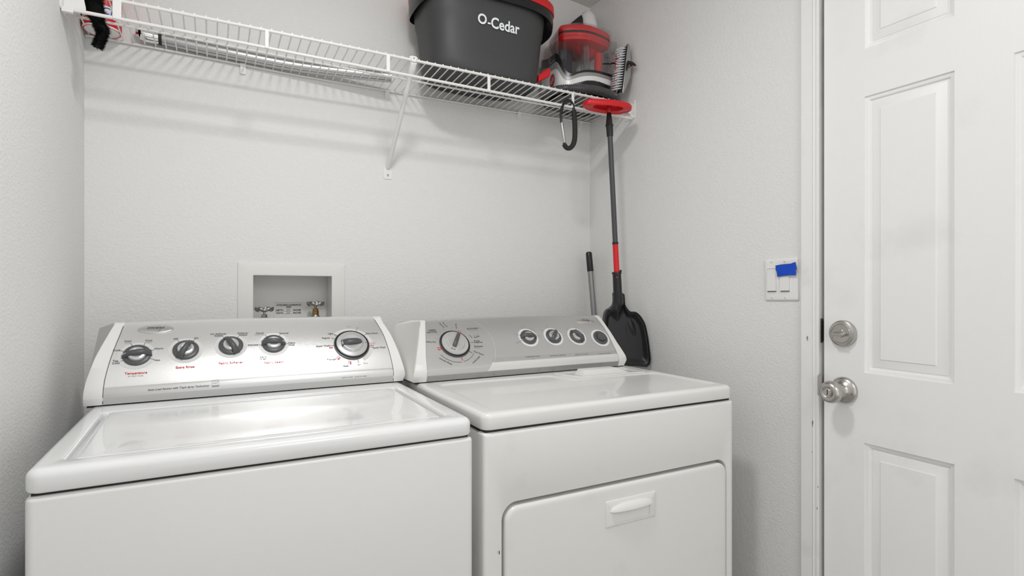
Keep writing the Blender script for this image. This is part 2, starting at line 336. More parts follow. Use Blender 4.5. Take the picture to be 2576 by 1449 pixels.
# deadbolt
db = dprof([(.0325, 0), (.0325, .006), (.031, .011), (.0285, .0125), (.0238, .0135), (.0230, .0126), (.0222, .0135), (.010, .0145), (.0095, .018), (.0, .018)], .8215, 1.0585, 'deadbolt', 'nickel', door)
b = B()
pts = [(-.0195, .0015), (-.018, -.0045), (-.009, -.0055), (0, -.0035), (.007, -.0050), (.0125, -.0035), (.0135, .0035), (.008, .006), (0, .0040), (-.009, .0052), (-.017, .0055)]
prism(b, pts, lambda a, c, t: (DX - t, .8215 + a * .9, 1.0575 + c), .014, .037)
for q in b.verts:
    if q.co.x < DX - .03: q.co.z = 1.0575 + (q.co.z - 1.0575) * .6; 
obj('thumb_turn', b, 'nickel', db, bevel=.0012)
# knob
kb = dprof([(.0325, 0), (.0325, .004), (.0305, .008), (.026, .0105), (.0185, .014), (.0145, .019), (.0120, .026), (.0125, .034), (.0165, .039)], .8200, .9190, 'door_knob', 'nickel', door, angle=50)
dprof([(.0120, .034), (.0165, .0385), (.0225, .0430), (.0262, .0500), (.0268, .0565), (.0250, .0635), (.0205, .0685), (.0155, .0700), (.0120, .0670), (.0108, .0662), (.0100, .0662)], .8200, .9190, 'knob_ball', 'nickel', kb, angle=60)
dprof([(.0085, .0662), (.0085, .0690), (.0078, .0695)], .8200, .9190, 'lock_button', 'nickel', kb)
b = B(); box(b, DX - .0698, DX - .0694, .8190, .8210, .9130, .9250); obj('button_slot', b, 'dark', kb, smooth=False)
dprof([(.0042, .0095), (.0042, .0120), (.0025, .0122), (.0022, .0105)], .7985, .9145, 'rose_screw', 'zinc', kb)

# ================================================================ appliances
ENAMEL = {}
def xint(tab, s):
    if s <= tab[0][0]: return tab[0][1]
    for (a, p), (c, q) in zip(tab, tab[1:]):
        if s <= c: return p + (q - p) * (s - a) / (c - a)
    return tab[-1][1]
class Console:
    def __init__(S, prof, li, lo, ri, ro, back, bow):
        S.P = [Vector((0, y, z)) for y, z in prof]; S.li, S.lo, S.ri, S.ro = li, lo, ri, ro; S.back = back; S.bow = bow
        S.s = [0]
        for a, c in zip(S.P, S.P[1:]): S.s.append(S.s[-1] + (c - a).length)
        # finer smooth curve above the lip
        self_pts = [S.P[0]] + crom(S.P[1:], 5); S.C = self_pts; S.cs = [0]
        for a, c in zip(S.C, S.C[1:]): S.cs.append(S.cs[-1] + (c - a).length)
        k = S.s[-1] / S.cs[-1]; S.cs = [q * k for q in S.cs]
    def pt(S, s):
        s = max(0, min(s, S.cs[-1] - 1e-9))
        for i in range(len(S.C) - 1):
            if s <= S.cs[i + 1]:
                t = (s - S.cs[i]) / (S.cs[i + 1] - S.cs[i]); return S.C[i].lerp(S.C[i + 1], t)
    def tan(S, s): return (S.pt(s + .002) - S.pt(s - .002)).normalized()
    def surf(S, x, s, off=0.):
        p = S.pt(s); t = S.tan(s); n = Vector((0, -t.z, t.y)); p = p + n * off
        xl, xr = xint(S.li, s), xint(S.ri, s); u = max(-1, min(1, (2 * x - xl - xr) / (xr - xl)))
        return Vector((x, p.y, p.z + S.bow * (1 - u * u) * (s / S.cs[-1]) ** 2))
    def nrm(S, s): t = S.tan(s); return Vector((0, -t.z, t.y)).normalized()
    def fr(S, off=.0007): return lambda a, c: S.surf(a, c, off)
    def cap(S, tin, tout, par, m):
        b = B(); ss = S.cs; back = S.back; L = []
        sg = 1 if tout[0][1] > tin[0][1] else -1
        bx = max(abs(v) for _, v in tout) * 0
        for w_, ins in ((0, 0), (.94, 0), (.985, .0012), (1, .004)):
            lp = []
            for s in ss:
                x = xint(tin, s) + (xint(tout, s) - xint(tin, s)) * w_
                p = S.pt(s); n = S.nrm(s); lp.append((x, p.y - n.y * ins, p.z - n.z * ins))
            for (y, z, xo) in back[0 if sg < 0 else 1]:
                x = xint(tin, .2) + (xo - xint(tin, .2)) * w_
                lp.append((x, y, z - ins * (z > 1)))
            L.append(lp)
        loft(b, L, True, True)
        return obj('end_cap', b, m, par, angle=40)
    def panel(S, par, ms, split, n=28):
        b = B(); rows = []; mis = []
        cs = sorted(set(list(S.cs) + [q for q in split]))
        for s in cs:
            xl, xr = xint(S.li, s), xint(S.ri, s)
            rows.append([S.surf(xl + (xr - xl) * i / n, s) for i in range(n + 1)])
        for s in [(a + c) / 2 for a, c in zip(cs, cs[1:])]: mis.append(sum(s > q for q in split))
        for (y, z, _) in S.back[0]:
            xl, xr = xint(S.li, .3), xint(S.ri, .3); rows.append([Vector((xl + (xr - xl) * i / n, y, z + (S.bow * (1 - (2 * i / n - 1) ** 2) if z > 1 else 0))) for i in range(n + 1)]); mis.append(len(split))
        loft(b, rows, closed=False, mis=mis)
        return obj('console_panel', b, ms, par, angle=24)
def knob(par, C, x, s, R, ang, name='control_knob', big=False, push=False, tip=True):
    O = C.surf(x, s, .0003); n = C.nrm(s); ex = Vector((1, 0, 0)); es = C.tan(s)
    d = ex * math.cos(ang) + es * math.sin(ang); q = n.cross(d).normalized()
    b = B()
    if push:
        revolve(b, [(R, 0), (R, .0030), (R * .93, .0042), (R * .66, .0042), (R * .62, .0020)], O, n, 40)
        k = obj(name, b, 'knobg', par)
        b = B(); revolve(b, [(R * .60, .001), (R * .60, .0085), (R * .55, .0105), (R * .48, .0108), (R * .25, .0095)], O, n, 40); obj('button_cap', b, 'knobg', k)
        return
    if big:
        R2 = R * .87
        revolve(b, [(R * .965, .0), (R, .0012), (R, .0022), (R * .95, .0026), (R * .945, .0004)], O, n, 64, cap0=False, cap1=False)
        k = obj(name, b, 'gun', par)
        b = B(); revolve(b, [(R * .95, .0003), (R2 * .98, .0004)], O, n, 64, cap0=False, cap1=False); obj('dial_gap', b, 'dark', k)
        b = B(); revolve(b, [(R2 * .96, .0), (R2, .002), (R2, .0055), (R2 * .97, .0072), (R2 * .74, .0082), (R2 * .70, .0098), (R2 * .67, .0125), (R2 * .63, .0145), (R2 * .58, .0148), (R2 * .3, .0130)], O, n, 64)
        obj('dial_face', b, 'knobs', k)
        Lh, wd, h0, h1 = R2 * (.70 if not tip else .84), R2 * (.20 if not tip else .13), .0095, .0230
    else:
        revolve(b, [(R, 0), (R, .0028), (R * .94, .0040), (R * .70, .0044), (R * .66, .0030)], O, n, 48)
        k = obj(name, b, 'knobg', par)
        b = B(); revolve(b, [(R * .66, .0028), (R * .66, .0070), (R * .60, .0098), (R * .45, .0108), (R * .40, .0100), (R * .2, .0085)], O, n, 48)
        obj('knob_face', b, 'knobs', k)
        Lh, wd, h0, h1 = R * 1.04, R * .22, .0030, .0185
    b = B(); L = []; N = 14
    for i in range(N + 1):
        u = -1 + 2 * i / N; hh = h0 + (h1 - h0) * (1 - abs(u) ** 2.6) ** .75 if abs(u) < 1 else h0 + .001
        w0 = wd * (1 + .25 * abs(u) ** 2) if u < 0 else wd * (1 - .35 * u ** 3)
        base = h0 - .002; c0 = O + d * (u * Lh + (R2 * .14 if big and tip else 0))
        L.append([c0 + q * (w0 * a) + n * (base + (hh - base) * t) for a, t in ((-1.1, 0), (-1, .8), (-.75, .95), (0, 1), (.75, .95), (1, .8), (1.1, 0))])
    loft(b, L, True, True)
    g = obj('knob_grip' if not big else 'dial_grip', b, 'knobg', k, angle=50)
    if not big:
        b = B(); p0, p1 = O + d * (Lh * .70) + n * (h0 + (h1 - h0) * .72), O + d * (Lh * .96) + n * (h0 + (h1 - h0) * .42)
        tube(b, [p0, p1], .0006, 6); obj('pointer_mark', b, 'text', k)

def slab(name, par, m, x0, x1, y0, y1, z0, z1, r, be, extra=None):
    """box with rounded vertical corners and a rounded top and bottom edge"""
    b = B(); L = []
    for a in (90, 60, 30, 0): th = math.radians(a); L.append([(x, y, z0 + be * .4 * (1 - math.cos(th))) for x, y in rrect(x0, x1, y0, y1, r, 8, be * .4 * (1 - math.cos(th)))])
    L = [[(x, y, z0) for x, y in rrect(x0, x1, y0, y1, r, 8, be * .4)], [(x, y, z0 + be * .15) for x, y in rrect(x0, x1, y0, y1, r, 8, be * .12)], [(x, y, z0 + be * .4) for x, y in rrect(x0, x1, y0, y1, r, 8, 0)]]
    for a in range(0, 91, 15):
        th = math.radians(a); L.append([(x, y, z1 - be + be * math.sin(th)) for x, y in rrect(x0, x1, y0, y1, r, 8, be * (1 - math.cos(th)))])
    if extra:
        for poly in extra: L.append(poly)
    loft(b, L, True, True)
    return obj(name, b, m, par, angle=40)

# ---------------------------------------------------------------- washing machine
WM = root('washing_machine', (.108, 1.33, 0), 'white top-loading washing machine with silver console, left of the dryer', 'washing machine')
WX0, WX1, WY0, WY1 = -.2352, .4515, 1.003, 1.665
slab('cabinet', WM, 'enamel2', -.2338, .4525, 1.0035, WY1, .03, .8755, .012, .007)
b = B(); box(b, WX0 + .008, WX1 - .008, WY0 + .010, WY1 - .01, .870, .886); obj('deck_gap_shade', b, 'dark', WM, smooth=False)  # near-black box stands in for the shade between deck and cabinet
LX0, LX1, LY0, LY1 = -.2035, .4155, 1.046, 1.412
lr = lambda ins, z: [(x, y, z) for x, y in rpoly([(LX0 + .006, LY0), (LX1 - .002, LY0), (LX1, LY1), (LX0, LY1)], .012, 8, ins)]
slab('top_deck', WM, 'enamel', WX0, WX1, WY0, WY1, .8795, .914, .020, .013, extra=[lr(-.004, .914), lr(-.001, .9132), lr(.001, .911), lr(.002, .905), lr(.003, .898)])
b = B(); L = []
for ins, z in ((.0100, .899), (.0100, .909), (.0105, .9112), (.0125, .9125), (.016, .9128), (.030, .9122), (.055, .9108), (.09, .9100), (.14, .9097)):
    L.append([(x, y, z) for x, y in rpoly([(LX0 + .010, LY0 - .0085), (LX1 - .004, LY0 - .0085), (LX1 - .002, LY1 + .008), (LX0 + .003, LY1 + .008)], .020, 8, ins)])
loft(b, L, True, True)
obj('lid', b, 'enamel', WM, angle=50)
WP = [(1.478,.9170),(1.4735,.9315),(1.4752,.9440),(1.482,.96),(1.510,1.0),(1.552,1.0445),(1.600,1.0815),(1.62,1.0870)]
CW = Console(WP, li=[(0, -.2112), (.0567, -.2091), (.1058, -.2031), (.1745, -.1923), (.2185, -.1871)], lo=[(0, -.2458), (.0268, -.2456), (.054, -.243), (.1124, -.2332), (.1734, -.2177), (.2181, -.208)],
             ri=[(0, .4278), (.0371, .4275), (.0853, .425), (.1469, .4196), (.2097, .4071)], ro=[(0, .4560), (.0175, .4609), (.0348, .4592), (.0835, .4526), (.1458, .442), (.1988, .429)],
             back=[[(1.645, 1.0865, -.216), (1.675, 1.074, -.246), (1.682, 1.066, -.249), (1.685, .9165, -.252)], [(1.645, 1.0865, .436), (1.675, 1.074, .452), (1.682, 1.066, .455), (1.685, .9165, .462)]], bow=.0035)
b = B(); box(b, -.240, .455, 1.4835, 1.680, .912, .9165); obj('console_gap_shade', b, 'dark', WM, smooth=False)  # thin dark box paints the shadow line under the console
pn = CW.panel(WM, ['steelw3', 'steelw2', 'steelw'], [.0176, .0385])
CW.cap(CW.li, CW.lo, WM, 'plastic'); CW.cap(CW.ri, CW.ro, WM, 'plastic')
f = CW.fr()
KC = [(-.1540, .1150), (-.0580, .1232), (.0378, .1300), (.1347, .1297), (.3277, .1157)]
PB = [B() for _ in KC]
near = lambda x, lim=None: min(range(5), key=lambda i: abs(KC[i][0] - x))
for tab in (CW.li, CW.ri):
    b = B()
    for i in range(12): line(b, (xint(tab, .21 * i / 12), .002 + .21 * i / 12), (xint(tab, .21 * (i + 1) / 12), .002 + .21 * (i + 1) / 12), .0013, f, 0)
    obj('panel_seam', b, 'ink', pn, smooth=False)
for n_, x, s in WT:
    if n_.startswith('pull'): continue
    small = n_ in ('darks', 'brights', 'Heavy Press', 'all cold rinses', 'Spin', 'Rinse')
    k = 4 if x > .22 else near(x)
    put_text(PB[k], n_, f, x, s, size=.0052 if small else .0070, bold=.0 if small else .015, mi=1 if small else 0)
for x0, s0, x1, s1 in WK: line(PB[4 if x0 > .22 else near(x0)], (x0, s0), (x1, s1), .0010, f, 0)
for k, (n_, x, s, w_) in enumerate((('Temperature', -.1530, .0686, .0423), ('Extra Rinse', -.0580, .0761, .0375), ('Fabric Softener', .0372, .0806, .0520), ('Fabric Select', .1325, .0753, .0435))):
    put_text(PB[k], n_, f, x, s, width=w_, bold=.02, mi=2)
for b, lb_ in zip(PB, ('Temperature dial markings', 'Extra Rinse dial markings', 'Fabric Softener dial markings', 'Fabric Select dial markings', 'wash cycle dial markings')):
    obj('dial_lettering', b, ['ink', 'inkl', 'redink'], pn, smooth=False, label=lb_)
b = B(); put_text(b, 'Auto Load Sensing with Triple Spray Technology', f, -.0692, .0267, width=.1215, bold=.02, shear=.35, mi=0); obj('slogan_lettering', b, 'ink', pn, smooth=False)
b = B(); put_text(b, WT[-1][0], f, WT[-1][1], WT[-1][2], size=.0060, shear=.3); obj('hint_lettering', b, 'inkl', pn, smooth=False)
for (x, s), a in zip(WR, (0, .75, 1.55, 0)):
    b = B(); c_, s_ = math.cos(a), math.sin(a)
    flat(b, [(x + u * c_ - v_ * s_, s + u * s_ + v_ * c_) for u, v_ in rrect(-.0047, .0047, -.0024, .0024, .0023, 5)], CW.fr(.0004))
    put_text(b, 'Off', CW.fr(.0006), x, s, size=.0040, rot=a if a < 1 else a, bold=.01, mi=1)
    obj('off_mark', b, ['redink', 'text'], pn, smooth=False)
# efficiency mark: square frame with a star arc
b = B()
for p, q in (((-.0034, .0228), (.0110, .0228)), ((.0110, .0228), (.0110, .0385)), ((.0110, .0385), (-.0034, .0385)), ((-.0034, .0385), (-.0034, .0228))): line(b, p, q, .0006, f)
flat(b, [(-.0034, .0228), (.0110, .0228), (.0110, .0262), (-.0034, .0262)], f)
ring(b, .0038, .0290, .0055, .0060, f, .35, 2.8, 20)
put_text(b, 'energy', f, .0030, .0312, width=.0085, shear=.4, bold=.01)
put_text(b, '\u2605', f, .0085, .0335, size=.004) if False else line(b, (.0074, .0325), (.0098, .0350), .0008, f)
obj('efficiency_mark', b, 'inkl', pn, smooth=False)
def badge(C, x, s, rx, rs, par, txt):
    b = B(); L = []
    for k, h in ((1, 0), (1, .0010), (.97, .0020), (.90, .0024), (.6, .0036), (.3, .0042), (.02, .0044)):
        L.append([C.surf(x + rx * k * math.cos(t), s + rs * k * math.sin(t), h) for t in [2 * PI * i / 48 for i in range(48)]])
    loft(b, L, False, True); bd = obj('maker_badge', b, 'chrome_soft' if False else 'steelw2', par, angle=70)
    b = B(); hf = lambda a, c: C.surf(a, c, .0034 + .0018 * max(0, 1 - ((a - x) / rx) ** 2 - ((c - s) / rs) ** 2) ** .6)
    put_text(b, txt, hf, x + rx * .02, s + rs * .12, width=rx * .95, shear=.3, bold=.012, ys=1.1)
    ring(b, x - rx * .15, s - rs * .1, rx * .42, rx * .435, lambda a, c: hf(a, s - rs * .1 + (c - s + rs * .1) * .9), -.9, .7, 18)
    obj('badge_lettering', b, 'ink', bd, smooth=False)
badge(CW, -.1222, .1948, .0370, .0152, WM, 'Whirlpool')
for x, s, R, a in ((-.1540, .1150, .0277, PI + .12), (-.0580, .1232, .0272, math.radians(62)), (.0378, .1300, .0272, math.radians(117)), (.1347, .1297, .0272, math.radians(-4))):
    b = B(); ring(b, x, s, R * 1.0, R * 1.32, CW.fr(.0003)); obj('knob_ring', b, 'ringg' if x < .1 else 'ringw', pn, smooth=False)
    knob(WM, CW, x, s, R, a)
b = B(); ring(b, .3277, .1157, .0470, .0575, CW.fr(.0003), -1.1, 2.35, 40); obj('knob_ring', b, 'ringg', pn, smooth=False)
knob(WM, CW, .3277, .1157, .0465, math.radians(2), 'timer_dial', big=True, tip=False)
b = B(); O = CW.surf(.3277 + .0365, .1157, .0085); revolve(b, [(.0011, 0), (.0011, .0006)], O, CW.nrm(.1157), 12); obj('dial_dot', b, 'dark', WM)

# ---------------------------------------------------------------- dryer
DR = root('dryer', (.844, 1.35, 0), 'white front-loading dryer with grey console, standing right of the washing machine', 'dryer')
GX0, GX1, GY0, GY1 = .4797, 1.2077, 1.017, 1.700
b = B(); L = []
for z in (.03, .872): L.append([(x, y, z) for x, y in rrect(GX0 + .0015, GX1 - .0015, 1.046, GY1, .003, 3)])
loft(b, L, True, True); obj('cabinet', b, 'enamel3', DR, angle=40)
b = B()
def fy(pts, y): return [(x, y, z) for x, z in pts]
O0 = (GX0 + .0005, GX1 - .0005, .03, .8745); D0 = (.5225, 1.1810, .14, .7250)
L = [fy(rrect(*O0, .006, 8, .0), 1.0455), fy(rrect(*O0, .006, 8, 0), 1.0255), fy(rrect(*O0, .006, 8, .0012), 1.0205), fy(rrect(*O0, .006, 8, .0042), 1.0178), fy(rrect(*O0, .006, 8, .008), 1.017),
     fy(rrect(*D0, .034, 8, -.003), 1.017), fy(rrect(*D0, .034, 8, -.001), 1.0178), fy(rrect(*D0, .034, 8, 0), 1.021), fy(rrect(*D0, .034, 8, .001), 1.0445), fy(rrect(*D0, .034, 8, .03), 1.0445)]
loft(b, L, False, True); obj('front_panel', b, 'enamel3', DR, angle=50)
b = B(); E0 = (.5280, 1.1780, .146, .7175)
L = [fy(rrect(*E0, .030, 8, .002), 1.044), fy(rrect(*E0, .030, 8, 0), 1.020), fy(rrect(*E0, .030, 8, .0008), 1.0165), fy(rrect(*E0, .030, 8, .003), 1.0140), fy(rrect(*E0, .030, 8, .007), 1.0128), fy(rrect(*E0, .030, 8, .012), 1.0125)]
loft(b, L, True, True); dd = obj('door', b, 'enamel3', DR, angle=50)
for (x, z, rx, rz) in ((.5158, .628, .0012, .0050), (.512, .63, .0004, .003)):
    b = B(); flat(b, [(x + rx * math.cos(t), z + rz * math.sin(t) * (1 + .2 * math.cos(2 * t))) for t in [2 * PI * i / 14 for i in range(14)]], lambda a, c: (a, 1.0168, c)); obj('paint_chip', b, 'ink', DR, smooth=False)
# pull handle of the door
b = B(); H0 = (.7835, .9327, .6240, .6850); I0 = (.806, .9125, .6315, .6620)
L = [fy(rrect(*H0, .004, 5, 0), 1.0128), fy(rrect(*H0, .004, 5, .0004), 1.0108), fy(rrect(*H0, .004, 5, .0015), 1.0100), fy(rrect(*I0, .004, 5, -.001), 1.0100), fy(rrect(*I0, .003, 5, .0), 1.0112), fy(rrect(*I0, .003, 5, .004), 1.0300)]
loft(b, L, False, True)
xc = .8585; hw = .0645; L = []
for j in range(9):
    v_ = j / 8; lp = []
    for i in range(25):
        u = -1 + 2 * i / 24; e = max(0, 1 - abs(u) ** 2.4) ** .5
        zt = .6600 + .0165 * e; yf = 1.0100 - .0125 * max(0, 1 - u * u) ** .45; zf = .6600
        th = v_ * PI / 2; lp.append((xc + u * hw, 1.0100 + (yf - 1.0100) * math.sin(th), zt + (zf - zt) * (1 - math.cos(th))))
    L.append(lp)
L.append([(x, y + .003, z - .0005) for x, y, z in L[-1]])
L.append([(xc + (-1 + 2 * i / 24) * hw * .98, 1.0105, .6620) for i in range(25)])
loft(b, L, closed=False)
obj('door_handle', b, 'plasticd', dd, angle=50)
b = B(); box(b, GX0 + .008, GX1 - .008, GY0 + .008, GY1 - .01, .868, .884); obj('deck_gap_shade', b, 'dark', DR, smooth=False)  # shade in the gap below the dryer top, made as a dark box
RP = [(.520, 1.046), (1.186, 1.046), (1.183, 1.288), (.890, 1.294), (.868, 1.386), (.524, 1.396)]
rp = lambda ins, z: [(x, y, z) for x, y in rpoly(RP, [.03, .03, .03, .02, .02, .03], 8, ins)]
b = B(); L = []
# outer rounded slab, resampled to the vertex count of the recess
def resample(poly, n):
    P = [Vector(p) for p in poly]; d = [0]
    for i in range(len(P)): d.append(d[-1] + (P[(i + 1) % len(P)] - P[i]).length)
    out = []
    for k in range(n):
        t = d[-1] * k / n; i = max(j for j in range(len(P)) if d[j] <= t + 1e-12); l = d[i + 1] - d[i]
        out.append(P[i].lerp(P[(i + 1) % len(P)], (t - d[i]) / l if l else 0))
    return out
def slabz(ins, z, r=.020): return [(x, y, z) for x, y in rrect(GX0, GX1, GY0, GY1, r, 8, ins)]
L = [slabz(.004, .8795), slabz(.0012, .8810), slabz(0, .8840)] + [slabz(.011 * (1 - math.cos(math.radians(a))), .903 + .011 * math.sin(math.radians(a))) for a in range(0, 91, 15)]
A = loft(b, L, True, False)
outer = A[-1]
R_ = [rp(-.005, .914), rp(-.003, .9137), rp(.001, .9120), rp(.005, .9106), rp(.010, .9103), rp(.06, .9103)]
Bv = loft(b, R_, False, True)[0]
# flat ring between the outline and the recess
o2 = [Vector((v.co.x, v.co.y, 0)) for v in outer]; i2 = [Vector((v.co.x, v.co.y, 0)) for v in Bv]
tr = tessellate_polygon([o2, i2[::-1]]); allv = outer + Bv[::-1]
for t in tr:
    try: b.faces.new([allv[i] for i in t])
    except ValueError: pass
obj('top_deck', b, 'enamel3', DR, angle=40)
# lint screen door with its finger bump
b = B(); Q = [(.925, 1.308), (1.162, 1.3035), (1.160, 1.41), (.895, 1.41)]
loft(b, [[(x, y, z) for x, y in rpoly(Q, .006, 4, i)] for i, z in ((-.001, .9140), (0, .9152), (.002, .9160), (.010, .9160), (.0115, .9150), (.03, .9150))], False, True)
b2 = [(0, .9150), (.2, .9165), (.55, .9215), (.85, .9268), (1., .9290)]
L = []
for t, z in b2: L.append([(x, y, z) for x, y in rpoly([(.945 + .012 * t, 1.318 + .022 * t), (1.118 - .042 * t, 1.318 + .022 * t), (1.118 - .042 * t, 1.372), (.945 + .012 * t, 1.372)], .004, 4, 0)])
loft(b, L, False, True)
obj('lint_screen_door', b, 'enamel3', DR, angle=50)
DP = [(1.43,.9170),(1.4243,.9315),(1.4250,.9410),(1.430,.955),(1.458,.99),(1.498,1.0345),(1.545,1.0705),(1.56,1.0755)]
CD = Console(DP, li=[(0, .5054), (.0258, .5054), (.0754, .5125), (.142, .5267), (.2052, .5435)], lo=[(0, .468), (.025, .4680), (.0468, .475), (.1029, .4936), (.1736, .516), (.2025, .5275)],
             ri=[(0, 1.1555), (.0183, 1.1563), (.0611, 1.1551), (.1169, 1.1556), (.1994, 1.1531)], ro=[(0, 1.183), (.0217, 1.1898), (.0397, 1.186), (.0879, 1.1767), (.1481, 1.1701), (.1947, 1.1723)],
             back=[[(1.585, 1.0745, .512), (1.615, 1.063, .476), (1.622, 1.056, .472), (1.625, .9165, .464)], [(1.585, 1.0745, 1.176), (1.615, 1.063, 1.187), (1.622, 1.056, 1.189), (1.625, .9165, 1.192)]], bow=.0045)
b = B(); box(b, .476, 1.183, 1.4355, 1.620, .912, .9165); obj('console_gap_shade', b, 'dark', DR, smooth=False)  # dark strip in place of the shadow beneath the dryer console
pn = CD.panel(DR, ['steeldk', 'steeld'], [.0172])
CD.cap(CD.li, CD.lo, DR, 'plasticd'); CD.cap(CD.ri, CD.ro, DR, 'plasticd')
f = CD.fr()
def band(s0, s1, m, name, off):
    b = B(); L = []
    for j in range(9):
        s = s0 + (s1 - s0) * j / 8; xl = .6056 + math.sqrt(max(0, .124 ** 2 - (s - .1096) ** 2)) * .94; xl = xl if name == 'band' else xl
        L.append([CD.surf(xl + (1.1550 - xl) * i / 24, s, off) for i in range(25)])
    loft(b, L, closed=False); obj('console_band', b, m, pn, smooth=False)
band(.0178, .0418, 'steeld2', 'band', .0004); band(.0418, .0560, 'steeld3', 'band', .0004)
for tab in (CD.li, CD.ri):
    b = B()
    for i in range(12): line(b, (xint(tab, .2 * i / 12), .002 + .2 * i / 12), (xint(tab, .2 * (i + 1) / 12), .002 + .2 * (i + 1) / 12), .0011, f, 1)
    obj('panel_seam', b, ['ink', 'inkl'], pn, smooth=False)
b = B()
ring(b, .6056, .1096, .1225, .1232, f, -.75, .95, 40, 3)
for n_, x, s in DT:
    big = n_ in ('TIMED', 'DRYING', 'ACCUDRY'); gr = n_ in ('sensor drying', 'Very Dry', 'Less Dry', '50', '40', '30', '20', '10')
    rot = {'Heavy Dry': -.1, 'Very Dry': .35, 'Towels': .3, 'Cool Down': -.5, 'Wrinkle Shield': -.6, '50': -.2, '40': -.5, '30': -.8, '20': -1.0, '10': -1.3}.get(n_, 0)
    put_text(b, n_, f, x, s, size=.0080 if big else (.0052 if gr else .0066), rot=rot, bold=.015 if not gr else 0, mi=1 if gr else 0)
for t_, x, s, a in (('Damp Dry', .588, .1845, -1.25), ('Touch Up', .598, .1880, -1.25), ('Air Only', .6300, .1790, 1.35), ('Wrinkle Shield', .6560, .0540, .65)): put_text(b, t_, f, x, s, size=.0058, rot=a, bold=.01)
line(b, (.6600, .1400), (.6650, .1280), .0012, f); line(b, (.6550, .1130), (.6645, .1130), .0010, f); line(b, (.6640, .1030), (.6640, .0930), .0012, f)
ring(b, .6056, .1096, .0590, .0600, f, math.radians(212), math.radians(275), 24, 0); ring(b, .6056, .1096, .0590, .0600, f, math.radians(281), math.radians(326), 20, 0)
line(b, (.6056 + .045 * math.cos(-1.4), .1096 + .045 * math.sin(-1.4)), (.6056 + .056 * math.cos(-1.4), .1096 + .056 * math.sin(-1.4)), .0018, f, 2)
line(b, (.6056 + .045 * math.cos(-.62), .1096 + .045 * math.sin(-.62)), (.6056 + .055 * math.cos(-.62), .1096 + .055 * math.sin(-.62)), .0018, f, 2)
obj('dial_lettering', b, ['ink', 'inkl', 'redink', 'ringw'], pn, smooth=False, label='drying dial markings')
PB = []
for n_, x, s, w_ in (('T E M P E R A T U R E', .8400, .0518, .0500), ('W R I N K L E   S H I E L D', .9290, .0500, .0570), ('E N D   O F   C Y C L E', 1.0172, .0482, .0475), ('P U S H   T O   S T A R T', 1.1065, .0455, .0480)):
    b = B(); put_text(b, n_, f, x, s, width=w_, bold=.02)
    if not PB: put_text(b, 'Signal', f, .8400, .0445, size=.0045, mi=1)
    PB.append(b); obj('band_lettering', b, ['ink', 'inkl'], pn, smooth=False)
for x, s, R, lbs in ((.851, .1203, .026, (('High Heat', 200), ('Medium', 160), ('Low', 95), ('Extra Low', 50), ('Air', 5))), (.9413, .1193, .0255, (('Off', 140), ('Press', 100), ('On', 58))), (1.0287, .1154, .0255, (('Off', 125), ('On', 70)))):
    b = B()
    for t_, a in lbs:
        a = math.radians(a); put_text(b, t_, f, x + R * 1.55 * math.cos(a), s + R * 1.55 * math.sin(a), size=.0055, rot=a - PI / 2 if a < 2.6 else a - PI, mi=1)
        ring(b, x + R * 1.17 * math.cos(a), s + R * 1.17 * math.sin(a), .0001, .0011, CD.fr(.0006), n=10)
    obj('dial_lettering', b, ['ink', 'inkl'], pn, smooth=False)
for a in (58, 193):
    a = math.radians(a); b = B(); cx_, cs_ = .6056 + .0505 * math.cos(a), .1096 + .0505 * math.sin(a)
    c_, s_ = math.cos(a), math.sin(a)
    flat(b, [(cx_ + u * c_ - v_ * s_, cs_ + u * s_ + v_ * c_) for u, v_ in ((-.005, -.004), (.005, -.0048), (.005, .0048), (-.005, .004))], CD.fr(.0005))
    put_text(b, 'Off', CD.fr(.0008), cx_, cs_, size=.0048, mi=1, bold=.01); obj('off_mark', b, ['redink', 'text'], pn, smooth=False)
badge(CD, 1.0972, .1808, .0345, .0135, DR, 'Whirlpool')
knob(DR, CD, .6056, .1110, .0455, math.radians(60), 'timer_dial', big=True)
for x, s, a in ((.851, .1203, math.radians(-6)), (.9413, .1193, math.radians(52)), (1.0287, .1154, math.radians(125)), (1.1173, .1058, None)):
    b = B(); ring(b, x, s, .025, .0335, CD.fr(.0004)); obj('knob_ring', b, 'ringw', pn, smooth=False)
    if a is None: knob(DR, CD, x, s, .0258, 0, 'start_button', push=True)
    else: knob(DR, CD, x, s, .0262, a)

# ================================================================ wire shelf
ZS = 1.8500
SH = root('wire_shelf', (.53, 1.73, ZS), 'white vinyl-coated wire shelf spanning the back wall above both machines', 'shelf')
X0, X1 = XL + .004, XR - .004
FR = [(-.303, 1.8500), (.45, 1.8490), (.70, 1.8470), (1.361, 1.8440)]
LR = [(-.303, 1.8070), (-.10, 1.8065), (.17, 1.8032), (.63, 1.8000), (1.10, 1.7958), (1.361, 1.7946)]
RR_ = [(-.303, 1.8500), (-.073, 1.8464), (.024, 1.8440), (.20, 1.8385), (.55, 1.8376), (.77, 1.8385), (1.025, 1.8385), (1.30, 1.8455), (1.361, 1.8465)]
def sm(tab, x): return sum(xint(tab, x + d) for d in (-.06, -.03, 0, .03, .06)) / 5
for nm, y, f_, r in (('front_rail', 1.600, lambda x: sm(FR, x), .0042), ('lower_rail', 1.600, lambda x: sm(LR, x), .0042), ('rear_rail', 1.8600, lambda x: sm(RR_, x), .0033), ('middle_rail', 1.735, lambda x: (sm(FR, x) + sm(RR_, x)) / 2 - .0035, .0033)):
    b = B(); tube(b, [(X0 + (X1 - X0) * i / 60, y, f_(X0 + (X1 - X0) * i / 60)) for i in range(61)], r, 10); obj(nm, b, 'wire', SH)
b = B(); tube(b, [(0.53, 1.5985, ZS), (0.53, 1.8640, ZS)], .0019, 8); w0 = obj('deck_wire', b, 'wire', SH)
